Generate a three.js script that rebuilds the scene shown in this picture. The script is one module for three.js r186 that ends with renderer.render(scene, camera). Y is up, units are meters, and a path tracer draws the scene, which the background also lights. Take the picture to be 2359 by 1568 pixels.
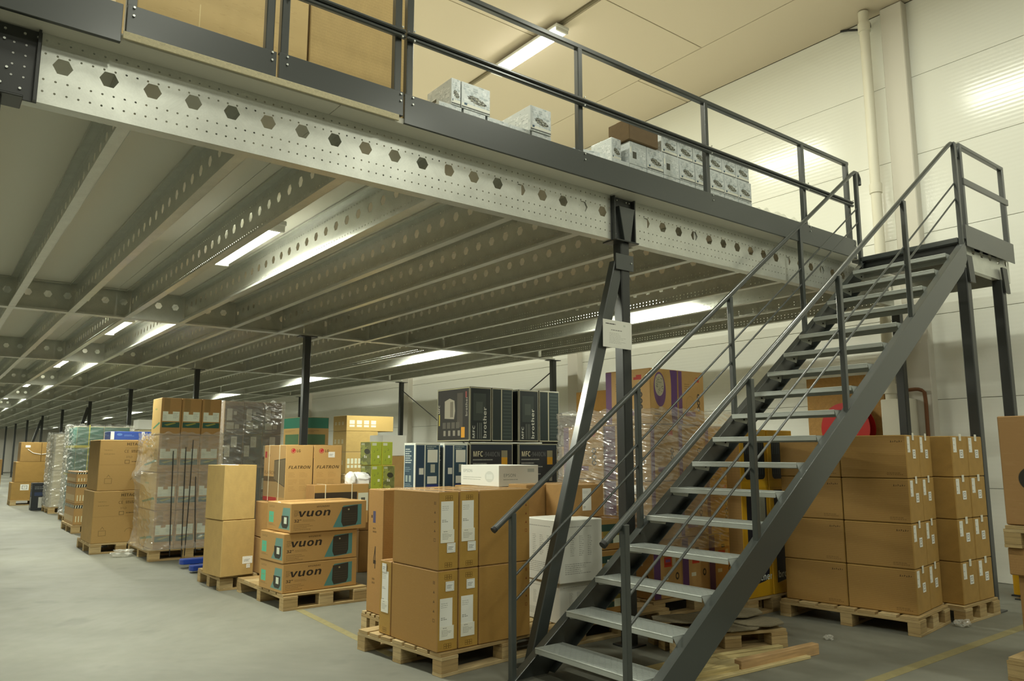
import * as THREE from 'three';
import { mergeGeometries } from 'three/addons/utils/BufferGeometryUtils.js';
import { RectAreaLightUniformsLib } from 'three/addons/lights/RectAreaLightUniformsLib.js';
import { createNoise3D } from 'simplex-noise';

// ---------------------------------------------------------------- camera, light, exposure
const scene = new THREE.Scene();
scene.background = new THREE.Color(0x000000);
const camera = new THREE.PerspectiveCamera(48.27, 2359 / 1568, 0.05, 200);
camera.position.set(0, 1.43, 0);
{ const p = 8.38 * Math.PI / 180, y = 37.67 * Math.PI / 180;
  camera.lookAt(Math.sin(y) * Math.cos(p), 1.43 + Math.sin(p), -Math.cos(y) * Math.cos(p)); }
const renderer = new THREE.WebGLRenderer({ antialias: true });
renderer.toneMapping = THREE.LinearToneMapping;
renderer.toneMappingExposure = 1.6;
renderer.shadowMap.enabled = true;
RectAreaLightUniformsLib.init();
const LAMP_COLOR = new THREE.Color().setRGB(0.975, 1, 0.83);
const LAMP = { 6.34: 66, 1.78: 51, '-2.8': 42 }, LAMP_UNDER = { 2.15: 108, 6.99: 62, '-2.45': 92 };                       // radiance of the hall battens and of those under the deck
const HALL_LAMPS = [];                                 // [x, z]
for (const x of [6.34, 1.78, -2.8]) for (const z of [7.95, 4.0, 0.05, -3.9, -7.85, -11.8, -15.75]) HALL_LAMPS.push([x, z]);
const UNDER_LAMPS = [];
for (const x of [2.15, 6.99, -2.45]) for (const z of [-6.77, -12.4, -18.2, -24.4, -30.6, -36.8, -43, -49.2, -55.4, -61.6]) UNDER_LAMPS.push([x, z]);  // the outermost row is unseen, added to light the aisle

// ---------------------------------------------------------------- helpers
let seed = 7;
const rnd = () => { seed = (seed * 1664525 + 1013904223) >>> 0; return seed / 4294967296; };
const noise = createNoise3D(rnd);
const R = (a, b) => a + (b - a) * rnd();
const used = {};
function numbered(n) { const k = used[n] = (used[n] ?? -1) + 1; return k ? n + '_' + String(k).padStart(3, '0') : n; }
function thing(name, label, category, [x, y, z] = [0, 0, 0], turn = 0, group) {
  const o = new THREE.Group(); o.name = numbered(name); scene.add(o);
  o.position.set(x, y, z); o.rotation.y = turn; o.userData = { label, category };
  if (group) o.userData.group = group;
  return o;
}
function part(name, geo, mat, parent, pos, rot) {
  const m = new THREE.Mesh(geo, mat); m.name = numbered(name); m.castShadow = m.receiveShadow = true;
  if (pos) m.position.set(...pos);
  if (rot) m.rotation.set(...rot);
  parent.add(m); return m;
}
function struct(name, geo, mat, pos) { const m = part(name, geo, mat, scene, pos); m.userData.kind = 'structure'; return m; }
const cache = new Map();
const memo = (k, f) => { if (!cache.has(k)) cache.set(k, f()); return cache.get(k); };
// box with chamfered edges, one material group per face (+x -x +y -y +z -z), uv 0..1 on each face
function cbox(w, h, d, c = 0.004) {
  return memo(['b', w, h, d, c].map((v) => typeof v === 'number' ? v.toFixed(4) : v).join(), () => {
    c = Math.min(c, w / 3, h / 3, d / 3);
    const P = [], U = [], I = [], G = [], H = [w / 2, h / 2, d / 2];
    const quad = (a, b, e, f, uv) => { const n = P.length / 3; P.push(...a, ...b, ...e, ...f); U.push(...(uv ?? [0, 0, 1, 0, 1, 1, 0, 1])); I.push(n, n + 1, n + 2, n, n + 2, n + 3); };
    const faces = [[0, 1, [2, -1], [1, 1]], [0, -1, [2, 1], [1, 1]], [1, 1, [0, 1], [2, -1]], [1, -1, [0, 1], [2, 1]], [2, 1, [0, 1], [1, 1]], [2, -1, [0, -1], [1, 1]]];
    const pt = (ax, s, ua, us, u, va, vs, v, inset) => { const p = [0, 0, 0]; p[ax] = s * H[ax]; p[ua] = us * u * (H[ua] - inset); p[va] = vs * v * (H[va] - inset); return p; };
    faces.forEach(([ax, s, [ua, us], [va, vs]], k) => {
      const n0 = I.length;
      quad(...[[-1, -1], [1, -1], [1, 1], [-1, 1]].map(([u, v]) => pt(ax, s, ua, us, u, va, vs, v, c)));
      G.push([n0, 6, k]);
    });
    const e0 = I.length;
    for (const [a, b, t] of [[0, 1, 2], [1, 2, 0], [0, 2, 1]]) for (const sa of [1, -1]) for (const sb of [1, -1]) {
      const q = (onA, st) => { const p = [0, 0, 0]; p[a] = sa * (H[a] - (onA ? 0 : c)); p[b] = sb * (H[b] - (onA ? c : 0)); p[t] = st * (H[t] - c); return p; };
      let v = [q(true, -1), q(true, 1), q(false, 1), q(false, -1)];
      const n = new THREE.Vector3().subVectors(new THREE.Vector3(...v[1]), new THREE.Vector3(...v[0])).cross(new THREE.Vector3().subVectors(new THREE.Vector3(...v[2]), new THREE.Vector3(...v[0])));
      if (n.getComponent(a) * sa < 0) v.reverse();
      quad(...v, [0.01, 0.01, 0.02, 0.01, 0.02, 0.02, 0.01, 0.02]);
    }
    for (const x of [1, -1]) for (const y of [1, -1]) for (const z of [1, -1]) {
      const n = P.length / 3;
      P.push(x * H[0], y * (H[1] - c), z * (H[2] - c), x * (H[0] - c), y * H[1], z * (H[2] - c), x * (H[0] - c), y * (H[1] - c), z * H[2]);
      U.push(0.01, 0.01, 0.02, 0.01, 0.01, 0.02);
      if (x * y * z > 0) I.push(n, n + 1, n + 2); else I.push(n, n + 2, n + 1);
    }
    G.push([e0, I.length - e0, 6]);
    const g = new THREE.BufferGeometry();
    g.setAttribute('position', new THREE.Float32BufferAttribute(P, 3)); g.setAttribute('uv', new THREE.Float32BufferAttribute(U, 2)); g.setIndex(I);
    for (const x of G) g.addGroup(...x);
    g.computeVertexNormals();
    return g;
  });
}
// same box, no groups, uv in metres
function mbox(w, h, d, c = 0.003) {
  return memo(['m', w, h, d, c].map((v) => typeof v === 'number' ? v.toFixed(4) : v).join(), () => {
    const g = cbox(w, h, d, c).clone(); g.clearGroups(); return worldUV(g);
  });
}
function worldUV(g, s = 1) {
  if (!g.attributes.normal) g.computeVertexNormals();
  const p = g.attributes.position, n = g.attributes.normal, u = new Float32Array(p.count * 2);
  for (let i = 0; i < p.count; i++) {
    const ax = Math.abs(n.getX(i)), ay = Math.abs(n.getY(i)), az = Math.abs(n.getZ(i));
    const [a, b] = ay >= ax && ay >= az ? [p.getX(i), p.getZ(i)] : ax >= az ? [p.getZ(i), p.getY(i)] : [p.getX(i), p.getY(i)];
    u[2 * i] = a * s; u[2 * i + 1] = b * s;
  }
  g.setAttribute('uv', new THREE.BufferAttribute(u, 2)); return g;
}
const moved = (g, x, y, z, rx = 0, ry = 0, rz = 0) => { const c = g.clone().applyMatrix4(new THREE.Matrix4().compose(new THREE.Vector3(x, y, z), new THREE.Quaternion().setFromEuler(new THREE.Euler(rx, ry, rz)), new THREE.Vector3(1, 1, 1))); return c; };
function merge(list) {
  return mergeGeometries(list.map((g) => { const c = (g.index ? g.toNonIndexed() : g.clone()); for (const k of Object.keys(c.attributes)) if (!['position', 'normal', 'uv'].includes(k)) c.deleteAttribute(k); c.clearGroups(); return c; }));
}
function rod(a, b, r, seg = 12) {
  const A = new THREE.Vector3(...a), B = new THREE.Vector3(...b), d = B.clone().sub(A), g = new THREE.CylinderGeometry(r, r, d.length(), seg);
  g.applyQuaternion(new THREE.Quaternion().setFromUnitVectors(new THREE.Vector3(0, 1, 0), d.normalize())); g.translate((A.x + B.x) / 2, (A.y + B.y) / 2, (A.z + B.z) / 2); return g;
}
function tube(pts, r, seg = 24, rs = 10) { return new THREE.TubeGeometry(new THREE.CatmullRomCurve3(pts.map((p) => new THREE.Vector3(...p)), false, 'catmullrom', 0.1), seg, r, rs, false); }
// bar of rectangular section between two points in a plane z = const
function bar(a, b, t, d, c = 0.006) {
  const dx = b[0] - a[0], dy = b[1] - a[1], L = Math.hypot(dx, dy);
  return moved(mbox(L, t, d, c), (a[0] + b[0]) / 2, (a[1] + b[1]) / 2, (a[2] + b[2]) / 2, 0, 0, Math.atan2(dy, dx));
}

// ---------------------------------------------------------------- textures
function canvasTex(w, h, draw, srgb = true) {
  const c = document.createElement('canvas'); c.width = w; c.height = h; draw(c.getContext('2d'), w, h);
  const t = new THREE.CanvasTexture(c); if (srgb) t.colorSpace = THREE.SRGBColorSpace; t.anisotropy = 8; return t;
}
function noiseTex(w, h, f, srgb) {           // tiles; f(u, v, fbm) -> [r, g, b] 0..1
  const d = new Uint8Array(w * h * 4), T = 2 * Math.PI;
  const fb = (u, v, s, o = 4, ax = 1) => { let a = 0, k = 1, n = 0; for (let i = 0; i < o; i++) { const q = s * 2 ** i / 6.28;
    a += k * noise(Math.cos(T * u) * q * ax + 9 * i, Math.sin(T * u) * q * ax + Math.cos(T * v) * q, Math.sin(T * v) * q + 31 * i); n += k; k *= 0.5; } return a / n; };
  for (let y = 0; y < h; y++) for (let x = 0; x < w; x++) { const c = f(x / w, y / h, fb), i = (y * w + x) * 4; for (let k = 0; k < 3; k++) d[i + k] = Math.max(0, Math.min(255, c[k] * 255)); d[i + 3] = 255; }
  const t = new THREE.DataTexture(d, w, h); t.wrapS = t.wrapT = THREE.RepeatWrapping; t.magFilter = THREE.LinearFilter; t.minFilter = THREE.LinearMipmapLinearFilter; t.generateMipmaps = true; t.needsUpdate = true;
  if (srgb) t.colorSpace = THREE.SRGBColorSpace; return t;
}
const rep = (t, x, y) => { const c = t.clone(); c.wrapS = c.wrapT = THREE.RepeatWrapping; c.repeat.set(x, y); c.needsUpdate = true; return c; };
const tConcrete = noiseTex(1024, 1024, (u, v, fb) => { const a = fb(u, v, 5, 5), b = fb(u + 0.3, v, 40, 3), s = fb(u, v + 0.4, 9, 4); let k = 0.705 + 0.045 * a + 0.02 * b; if (s > 0.45) k -= 0.05 * Math.min(1, (s - 0.45) * 4); return [k, k * 0.995, k * 0.945]; }, true);
const tConcreteR = noiseTex(512, 512, (u, v, fb) => { const k = 0.64 + 0.07 * fb(u, v, 7, 5); return [k, k, k]; });
const tGalv = noiseTex(512, 512, (u, v, fb) => { const k = 0.42 + 0.035 * fb(u, v, 5, 3) + 0.02 * fb(u, v, 50, 2); return [k, k, k]; });
const tGalvC = noiseTex(512, 512, (u, v, fb) => { const k = 0.90 + 0.03 * fb(u, v, 5, 3) + 0.02 * fb(u, v, 45, 2); return [k, k, k * 0.985]; }, true);
const tKraft = noiseTex(512, 512, (u, v, fb) => { const k = 0.93 + 0.035 * fb(u, v, 4, 4) + 0.03 * fb(u, v, 70, 2) + 0.012 * Math.sin(v * 6.283 * 60); return [k, k, k]; }, true);
const tWood = noiseTex(512, 512, (u, v, fb) => { const g = fb(u * 1, v, 3, 3), s = fb(u, v, 26, 3, 0.08); const k = 0.82 + 0.10 * s + 0.05 * g; return [k, k * 0.985, k * 0.95]; }, true);
const tChip = noiseTex(512, 512, (u, v, fb) => { const k = 0.86 + 0.10 * fb(u, v, 60, 3) + 0.05 * fb(u, v, 8, 3); return [k, k * 0.98, k * 0.93]; }, true);
const tWallB = noiseTex(256, 512, (u, v, fb) => { const k = 0.5 + 0.22 * Math.sin(v * 6.283 * 20) + 0.12 * fb(u, v, 10, 3); return [k, k, k]; });
const tTread = canvasTex(256, 256, (g, w, h) => { g.fillStyle = '#303030'; g.fillRect(0, 0, w, h); g.fillStyle = '#fff';
  for (let i = 0; i < 8; i++) for (let j = 0; j < 8; j++) { g.save(); g.translate(16 + 32 * i, 16 + 32 * j); g.rotate((i + j) % 2 ? 0.785 : -0.785); g.beginPath(); g.ellipse(0, 0, 13, 5, 0, 0, 7); g.fill(); g.restore(); } }, false);
tTread.wrapS = tTread.wrapT = THREE.RepeatWrapping; tTread.repeat.set(5, 5);

// ---------------------------------------------------------------- materials
const std = (o) => new THREE.MeshStandardMaterial(o), phys = (o) => new THREE.MeshPhysicalMaterial(o);
const M = {
  floor: std({ color: 0xa6a7a0, map: rep(tConcrete, 0.16, 0.16), roughnessMap: rep(tConcreteR, 0.3, 0.3), roughness: 1.0, bumpMap: rep(tConcreteR, 0.8, 0.8), bumpScale: 0.0003 }),
  paintLine: std({ color: 0xc4b98a, map: rep(tConcrete, 2, 2), roughness: 0.6 }),
  wall: phys({ color: 0xeaebe2, roughness: 0.17, bumpMap: rep(tWallB, 0.5, 1), bumpScale: 0.0007, specularIntensity: 1 }),
  wallPlain: std({ color: 0xd6d2c6, roughness: 0.6 }),
  ceiling: std({ color: 0xcabea8, roughness: 0.8 }),
  joint: std({ color: 0x6e6650, roughness: 0.9 }),
  galv: std({ color: 0xe4e6e0, map: rep(tGalvC, 1.5, 1.5), roughnessMap: rep(tGalv, 1.2, 1.2), roughness: 0.75, metalness: 0.45 }),
  tread: std({ color: 0x989e9a, roughnessMap: rep(tGalv, 2, 2), roughness: 1, metalness: 0.35, bumpMap: tTread, bumpScale: 0.004 }),
  treadEdge: std({ color: 0xb4b9b4, roughnessMap: rep(tGalv, 2, 2), roughness: 1, metalness: 0.35 }),
  paint: phys({ color: 0x3a3f3d, roughness: 0.36, clearcoat: 0.6, clearcoatRoughness: 0.2 }),
  paintDark: phys({ color: 0x2b2e2d, roughness: 0.42, clearcoat: 0.3, clearcoatRoughness: 0.3 }),
  bolt: std({ color: 0xc9ccc6, roughness: 0.35, metalness: 0.9 }),
  deck: std({ color: 0xe2e0d4, roughness: 0.85 }),
  deckEdge: std({ color: 0xf2ecd0, map: rep(tChip, 6, 6), roughness: 0.95, bumpMap: rep(tChip, 6, 6), bumpScale: 0.004 }),
  chip: std({ color: 0xc49a5c, map: rep(tChip, 2, 2), roughness: 0.85 }),
  lampBody: std({ color: 0xd8d8d2, roughness: 0.5 }),
  lampGlow: std({ color: 0xffffff, emissive: new THREE.Color().setRGB(1, 0.99, 0.86), emissiveIntensity: 9, roughness: 0.5 }),
  pvc: std({ color: 0xdedac8, roughness: 0.4 }),
  copper: std({ color: 0x7a5236, roughness: 0.5, metalness: 0.5 }),
  redPipe: std({ color: 0xb4583c, roughness: 0.5 }),
  red: phys({ color: 0xb01a14, roughness: 0.4, clearcoat: 0.4 }),
  black: std({ color: 0x1d1d1c, roughness: 0.6 }),
  steel: std({ color: 0xa8a8a4, roughness: 0.4, metalness: 0.8 }),
  tape: phys({ color: 0xb08650, roughness: 0.25, clearcoat: 0.5 }),
  paper: std({ color: 0xe6e6de, roughness: 0.8 }),
  strapYellow: std({ color: 0xd6cf2a, roughness: 0.4 }),
  strapWhite: std({ color: 0xe4ddc0, roughness: 0.4 }),
  strapBlack: std({ color: 0x1c1e1c, roughness: 0.45 }),
  film: phys({ color: 0xf4f4f0, roughness: 0.16, transmission: 0.8, thickness: 0, ior: 1.8, clearcoat: 1, clearcoatRoughness: 0.05 }),
  filmMilky: phys({ color: 0xf2f2ee, roughness: 0.2, transmission: 0.8, thickness: 0, ior: 1.45 }),
  blue: phys({ color: 0x1b3f9a, roughness: 0.4, clearcoat: 0.3 }),
  yellow: phys({ color: 0xd8a410, roughness: 0.45, clearcoat: 0.3 }),
  sheetGrey: std({ color: 0x8a836f, map: rep(tChip, 0.7, 0.7), roughness: 0.85 }),
  plasticWhite: phys({ color: 0xf0f0ee, roughness: 0.3, clearcoat: 0.3 }),
};
const greener = (c) => c.setRGB(c.r * 1.0, c.g * 1.08, c.b * 0.98);
const kraft = (hex) => memo('k' + hex, () => std({ color: greener(new THREE.Color(hex)), map: tKraft, roughness: 0.78 }));
const KR = [0xb98c58, 0xb28552, 0xc0945e, 0xad8050];
const wood = (hex) => memo('w' + hex, () => std({ color: hex, map: rep(tWood, 1.6, 3), roughness: 0.8 }));
const WD = [0xd3b987, 0xcab07e, 0xdcc596, 0xc2a674];
const isKraft = (b) => { const c = new THREE.Color(b); return c.r > c.g * 1.4 && c.g > c.b * 1.6; };
const print = (w, h, base, draw, o = {}) => std({ color: isKraft(base) ? new THREE.Color().setRGB(0.93, 1, 0.9) : 0xffffff, map: canvasTex(w, h, (g) => { g.fillStyle = base; g.fillRect(0, 0, w, h); draw(g, w, h); }), roughness: 0.62, ...o });
const kbase = '#b78a57';
function grain(g, w, h, n = 900) { for (let i = 0; i < n; i++) { g.fillStyle = rnd() > 0.5 ? 'rgba(255,235,190,0.05)' : 'rgba(70,40,10,0.05)'; g.fillRect(rnd() * w, rnd() * h, 2 + rnd() * 22, 1 + rnd() * 2); } }
function txt(g, s, x, y, px, col = '#2c2216', o = {}) { g.save(); g.translate(x, y); if (o.rot) g.rotate(o.rot); if (o.sx) g.scale(o.sx, 1); g.fillStyle = col; g.font = (o.style ?? 'bold') + ' ' + px + 'px ' + (o.font ?? 'sans-serif'); g.textAlign = o.align ?? 'left'; g.textBaseline = 'alphabetic'; g.fillText(s, 0, 0); g.restore(); }
function lines(g, x, y, w, n, lh, col, th = 3) { g.fillStyle = col; for (let i = 0; i < n; i++) { let cx = x; const end = x + w * (0.55 + 0.45 * rnd()); while (cx < end) { const l = 5 + rnd() * 16; g.fillRect(cx, y + i * lh, Math.min(l, end - cx), th); cx += l + 4; } } }

// ---------------------------------------------------------------- setting
struct('floor', worldUV(new THREE.BoxGeometry(22, 0.2, 84).translate(0, -0.1, 0)), M.floor, [0.6, 0, -28]);
{ const mk = (x, z, w, d, ry) => { const m = part('floor_marking', mbox(w, 0.0016, d, 0.0004), M.paintLine, scene.getObjectByName('floor'), [x - 0.6, 0.0008, z + 28], [0, ry, 0]); return m; };
  mk(2.86, -6.3, 0.07, 2.6, -0.05); mk(6.3, -2.612, 3.2, 0.08, 0); }
const CEIL = 7.19;
struct('ceiling', worldUV(new THREE.BoxGeometry(22, 0.25, 84).translate(0, 0.125, 0)), M.joint, [0.6, CEIL + 0.03, -28]);
{ const c = scene.getObjectByName('ceiling'), xs = [9.6, 8.4, 6.43, 2.49, -1.45, -5.39, -10.4];
  for (let i = 0; i < xs.length - 1; i++) for (let k = 0; k < 13; k++) {
    const w = xs[i] - xs[i + 1] - 0.012, z = 11 - 0.05 - k * 6.2;
    part('ceiling_panel', mbox(w, 0.03, 6.188, 0.004), M.ceiling, c, [(xs[i] + xs[i + 1]) / 2 - 0.6, -0.015, z - 3.1 + 28 + (i % 2 ? 1.24 : 0)]);
  } }
const WX = 9.6;
struct('wall_right', new THREE.BoxGeometry(0.2, CEIL + 0.06, 84), M.joint, [WX + 0.13, CEIL / 2, -28]);
{ const w = scene.getObjectByName('wall_right');
  for (let k = 0; k < 13; k++) for (let j = 0; j < 7; j++) {
    const z = 8.1 - k * 6.2, h = CEIL / 7;
    part('wall_panel', mbox(0.03, h - 0.005, 6.194, 0.003), M.wall, w, [-0.115, (j + 0.5) * h - CEIL / 2, z - 3.1 + 28]);
  }
  for (let k = 0; k < 9; k++) part('pilaster', mbox(0.14, CEIL - 0.02, 0.28, 0.01), M.wallPlain, w, [-0.19, 0, -4.23 - k * 6.2 + 28]); }
struct('wall_left', new THREE.BoxGeometry(0.2, CEIL + 0.06, 84), M.wallPlain, [-10.5, CEIL / 2, -28]);
struct('wall_back', new THREE.BoxGeometry(22, CEIL + 0.06, 0.2), M.wallPlain, [0.6, CEIL / 2, 13.9]);
struct('wall_far', new THREE.BoxGeometry(22, CEIL + 0.06, 0.2), M.wallPlain, [0.6, CEIL / 2, -68]);

// ---------------------------------------------------------------- lamps
const numWord = ['first', 'second', 'third', 'fourth', 'fifth', 'sixth', 'seventh', 'eighth', 'ninth', 'tenth'];
function batten(label, x, y, z, power, hung, group) {
  const t = thing('batten_light', label, 'light', [x, y, z], 0, group);
  part('housing', mbox(0.23, 0.045, 1.52, 0.008), M.lampBody, t, [0, 0.075, 0]);
  const prof = new THREE.Shape(); prof.moveTo(-0.10, 0.052); prof.lineTo(-0.085, 0.012); prof.quadraticCurveTo(0, -0.004, 0.085, 0.012); prof.lineTo(0.10, 0.052); prof.closePath();
  part('diffuser', memo('diff', () => new THREE.ExtrudeGeometry(prof, { depth: 1.44, bevelEnabled: false, curveSegments: 6 }).translate(0, 0, -0.72)), M.lampGlow, t);
  for (const s of [-1, 1]) part('end_cap', mbox(0.21, 0.06, 0.03, 0.006), M.lampBody, t, [0, 0.03, s * 0.737]);
  if (hung > 0) for (const s of [-0.5, 0.5]) part('hanger', new THREE.CylinderGeometry(0.012, 0.012, hung, 8), M.lampBody, t, [0, 0.0975 + hung / 2, s]);
  const L = new THREE.RectAreaLight(LAMP_COLOR, power, 0.17, 1.44);
  L.name = 'batten_glow'; L.position.set(x, y - 0.006, z); L.rotation.x = -Math.PI / 2; scene.add(L);
}
HALL_LAMPS.forEach(([x, z], i) => { const row = ['wall-side', 'middle', 'aisle-side'][i / 7 | 0], n = i % 7;
  batten(`glowing fluorescent batten on the hall ceiling, ${numWord[n]} of the ${row} row`, x, CEIL - 0.175, z, LAMP[x], 0.045, 'battens on the hall ceiling'); });
for (const [x, n] of [[6.34, 'wall-side'], [1.78, 'middle'], [-2.8, 'aisle-side']]) { const m = part('cable_trunking', mbox(0.05, 0.028, 30, 0.004), M.joint, scene, [x + 0.02, CEIL - 0.016, -4.5]); m.userData = { label: `brown cable trunking carrying the ${n} row of hall battens`, category: 'trunking' }; }
UNDER_LAMPS.forEach(([x, z], i) => { const row = ['aisle-side', 'wall-side', 'outer'][i / 10 | 0], n = i % 10;
  batten(`glowing fluorescent batten between joists under the deck, ${numWord[n]} bay of the ${row} row`, x, 3.245, z, LAMP_UNDER[x], 0.12, 'battens under the mezzanine deck'); });

// ---------------------------------------------------------------- mezzanine
const ZB = [-4.156, -10.5, -16.1, -22.3, -28.5, -34.7, -40.9, -47.1, -53.3, -59.5, -65.7];
const YB = 3.108, YT = 3.468, HEX = 0.2065;
const hexPath = (cx, cy, r, n = 6, a0 = 0) => { const p = new THREE.Path(); for (let i = 0; i < n; i++) { const a = a0 + i / n * 6.2832; p[i ? 'lineTo' : 'moveTo'](cx + r * Math.cos(a), cy + r * Math.sin(a)); } p.closePath(); return p; };
// perforated channel of length L along +x, web in z = 0 facing +z, y from 0 to height
function perforated(L, h, first, small, fl, side, hexR = 0.045) {
  const s = new THREE.Shape(); s.moveTo(0, 0); s.lineTo(L, 0); s.lineTo(L, h); s.lineTo(0, h); s.closePath();
  for (let x = first; x < L - 0.06; x += HEX) if (x > 0.06) s.holes.push(hexPath(x, 0.209, hexR));
  if (small) for (let x = first - HEX * 0.5 + 0.026 - HEX; x < L - 0.02; x += HEX / 4) if (x > 0.02) for (const y of small) s.holes.push(hexPath(x, y, 0.006, 6, 0.5));
  const web = new THREE.ExtrudeGeometry(s, { depth: 0.003, bevelEnabled: false });
  const g = [web];
  for (const sd of side) { g.push(new THREE.BoxGeometry(L, 0.004, fl).translate(L / 2, 0.002, sd * fl / 2 + 0.0015), new THREE.BoxGeometry(L, 0.004, fl).translate(L / 2, h - 0.002, sd * fl / 2 + 0.0015));
    g.push(new THREE.BoxGeometry(L, 0.02, 0.003).translate(L / 2, 0.01, sd * fl), new THREE.BoxGeometry(L, 0.02, 0.003).translate(L / 2, h - 0.01, sd * fl)); }
  return worldUV(merge(g));
}
const mez = thing('mezzanine', 'grey steel mezzanine on dark posts with perforated beams and a chipboard deck', 'mezzanine');
const smallRows = [0.062, 0.124, 0.257, 0.326];
const hb = YT - YB;
const beamA = perforated(4.72, hb, 0.394 + 0.4, smallRows, 0.075, [-1]), beamB = perforated(4.5, hb, 0.29, smallRows, 0.075, [-1]);
part('main_beam', beamA, M.galv, mez, [-0.4, YB, -4.156]); part('main_beam', beamB, M.galv, mez, [4.325, YB, -4.156]);
part('main_beam', perforated(5.0, hb, 0.13, null, 0.075, [-1]), M.galv, mez, [-5.405, YB, -4.156]);
const beamFar = perforated(4.76, hb, 0.1, null, 0.07, [-1, 1]);
for (let i = 1; i < ZB.length; i++) for (let k = 0; k < 3; k++) part('main_beam', beamFar, M.galv, mez, [-5.27 + 4.78 * k, YB, ZB[i]]);
// joists: web faces -x, flanges reach +x
const JX = [-4.9, -4.2, -3.5, -2.8, -2.1, -1.4, -0.72, 0.05, 0.73, 1.34, 1.96, 2.61, 3.27, 3.93, 4.61, 5.30, 5.99, 6.68, 7.36, 8.05, 8.74];
const lens = ZB.slice(0, -1).map((z, i) => z - ZB[i + 1] - 0.09);
for (let b = 0; b < lens.length; b++) {
  const small = b < 2;
  const g = memo('joist' + lens[b].toFixed(3) + small, () => perforated(lens[b], hb - 0.006, 0.16, small ? [0.05, 0.085, 0.30] : null, 0.065, [-1], 0.042).rotateY(Math.PI / 2).scale(1, 1, 1));
  const gm = memo('joistm' + lens[b].toFixed(3) + small, () => { const q = g.clone(); return q; });
  for (const x of JX) {
    if (b > 3 && x < -0.1) continue;
    const m = part('joist', gm, M.galv, mez, [x, YB + 0.001, ZB[b] - 0.045]);
    m.rotation.y = 0;
    if (b === 0 && x > 0.2 && x < 8) part('joist_cleat', mbox(0.09, 0.2, 0.004, 0.001), M.galv, mez, [x - 0.015, YB + 0.2, ZB[0] - 0.008]);
  }
}
// deck
for (let b = 0; b < lens.length; b++) for (let k = 0; k < 6; k++) {
  const z0 = b ? ZB[b] : -3.995, z1 = ZB[b + 1], x0 = -5.4 + k * 2.4, x1 = Math.min(x0 + 2.396, 8.98);
  if (b === 0 && k === 5) { part('deck_panel', mbox(7.76 - x0, 0.038, 0.155, 0.002), M.deck, mez, [(x0 + 7.76) / 2, YT + 0.02, -4.0725]); part('deck_panel', mbox(x1 - x0, 0.038, -4.15 - z1 - 0.004, 0.002), M.deck, mez, [(x0 + x1) / 2, YT + 0.02, (-4.15 + z1) / 2]); continue; }
  part('deck_panel', mbox(x1 - x0, 0.038, z0 - z1 - 0.004, 0.002), M.deck, mez, [(x0 + x1) / 2, YT + 0.02, (z0 + z1) / 2]);
}
part('deck_edge_strip', mbox(1.56, 0.04, 0.012, 0.002), M.deckEdge, mez, [1.40, YT + 0.024, -3.978]);
// posts
const postShape = () => { const s = new THREE.Shape(); const w = 0.05; s.moveTo(-w, -w); s.lineTo(w, -w); s.lineTo(w, w); s.lineTo(-w, w); s.closePath(); return s; };
function post(x, z, top, front, parent = mez) {
  const p = part('post', mbox(0.095, top, 0.095, 0.008), M.paintDark, parent, [x, top / 2, z]);
  part('base_plate', mbox(0.18, 0.012, 0.18, 0.003), M.paintDark, p, [0, -top / 2 + 0.006, 0]);
  part('cap_plate', mbox(0.26, 0.012, 0.16, 0.003), M.paintDark, p, [0, top / 2 - 0.006, 0]);
  return p;
}
function beamBracket(x, z, w, big) {       // folded dark head plate bolted over the beam joint
  const s = new THREE.Shape(); const h = 0.36; s.moveTo(-w / 2, 0.36); s.lineTo(w / 2, 0.36); s.lineTo(w / 2, 0); s.lineTo(-w / 2, 0); s.closePath();
  const p = part('beam_bracket', worldUV(merge([new THREE.ExtrudeGeometry(s, { depth: 0.006, bevelEnabled: true, bevelSize: 0.002, bevelThickness: 0.002, bevelSegments: 1 }),
    new THREE.BoxGeometry(0.012, h, 0.04).translate(-w / 2 + 0.01, h / 2, 0.02), new THREE.BoxGeometry(0.012, h, 0.04).translate(w / 2 - 0.01, h / 2, 0.02)])), M.paintDark, mez, [x, YB - 0.008, z]);
  if (!big) { const t = new THREE.Shape(); t.moveTo(-0.085, 0.28); t.lineTo(0.085, 0.28); t.lineTo(0.03, 0.0); t.lineTo(-0.03, 0.0); t.closePath();
    part('gusset', new THREE.ExtrudeGeometry(t, { depth: 0.03, bevelEnabled: true, bevelSize: 0.004, bevelThickness: 0.004, bevelSegments: 1 }), M.paint, p, [0.02, 0.0, 0.01]); }
  const bolts = big ? [[-0.02, 0.33], [0.06, 0.33], [0.115, 0.33], [-0.02, 0.06], [0.06, 0.05], [0.12, 0.045], [-0.02, 0.28], [0.0, 0.14]] : [[-0.09, 0.335], [-0.065, 0.335], [0.04, 0.335], [0.075, 0.335], [-0.09, 0.055], [0.065, 0.055]];
  const bg = memo('bolt', () => merge([new THREE.CylinderGeometry(0.0065, 0.0065, 0.008, 6).rotateX(Math.PI / 2)]));
  for (const [bx, by] of bolts) part('bolt', bg, M.bolt, p, [bx, by, 0.013]);
  if (big) for (let r = 0; r < 4; r++) for (let c = 0; c < 3; c++) part('bolt', memo('rivet', () => new THREE.CylinderGeometry(0.0055, 0.0055, 0.003, 6).rotateX(Math.PI / 2)), M.steel, p, [0.02 + c * 0.05, 0.11 + r * 0.055, 0.009]);
  return p;
}
post(0.11, -4.185, YB, true); post(4.345, -4.185, YB, true); post(9.08, -4.25, YB);
beamBracket(0.165, -4.152, 0.26, true); beamBracket(4.325, -4.152, 0.25, false);
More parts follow.
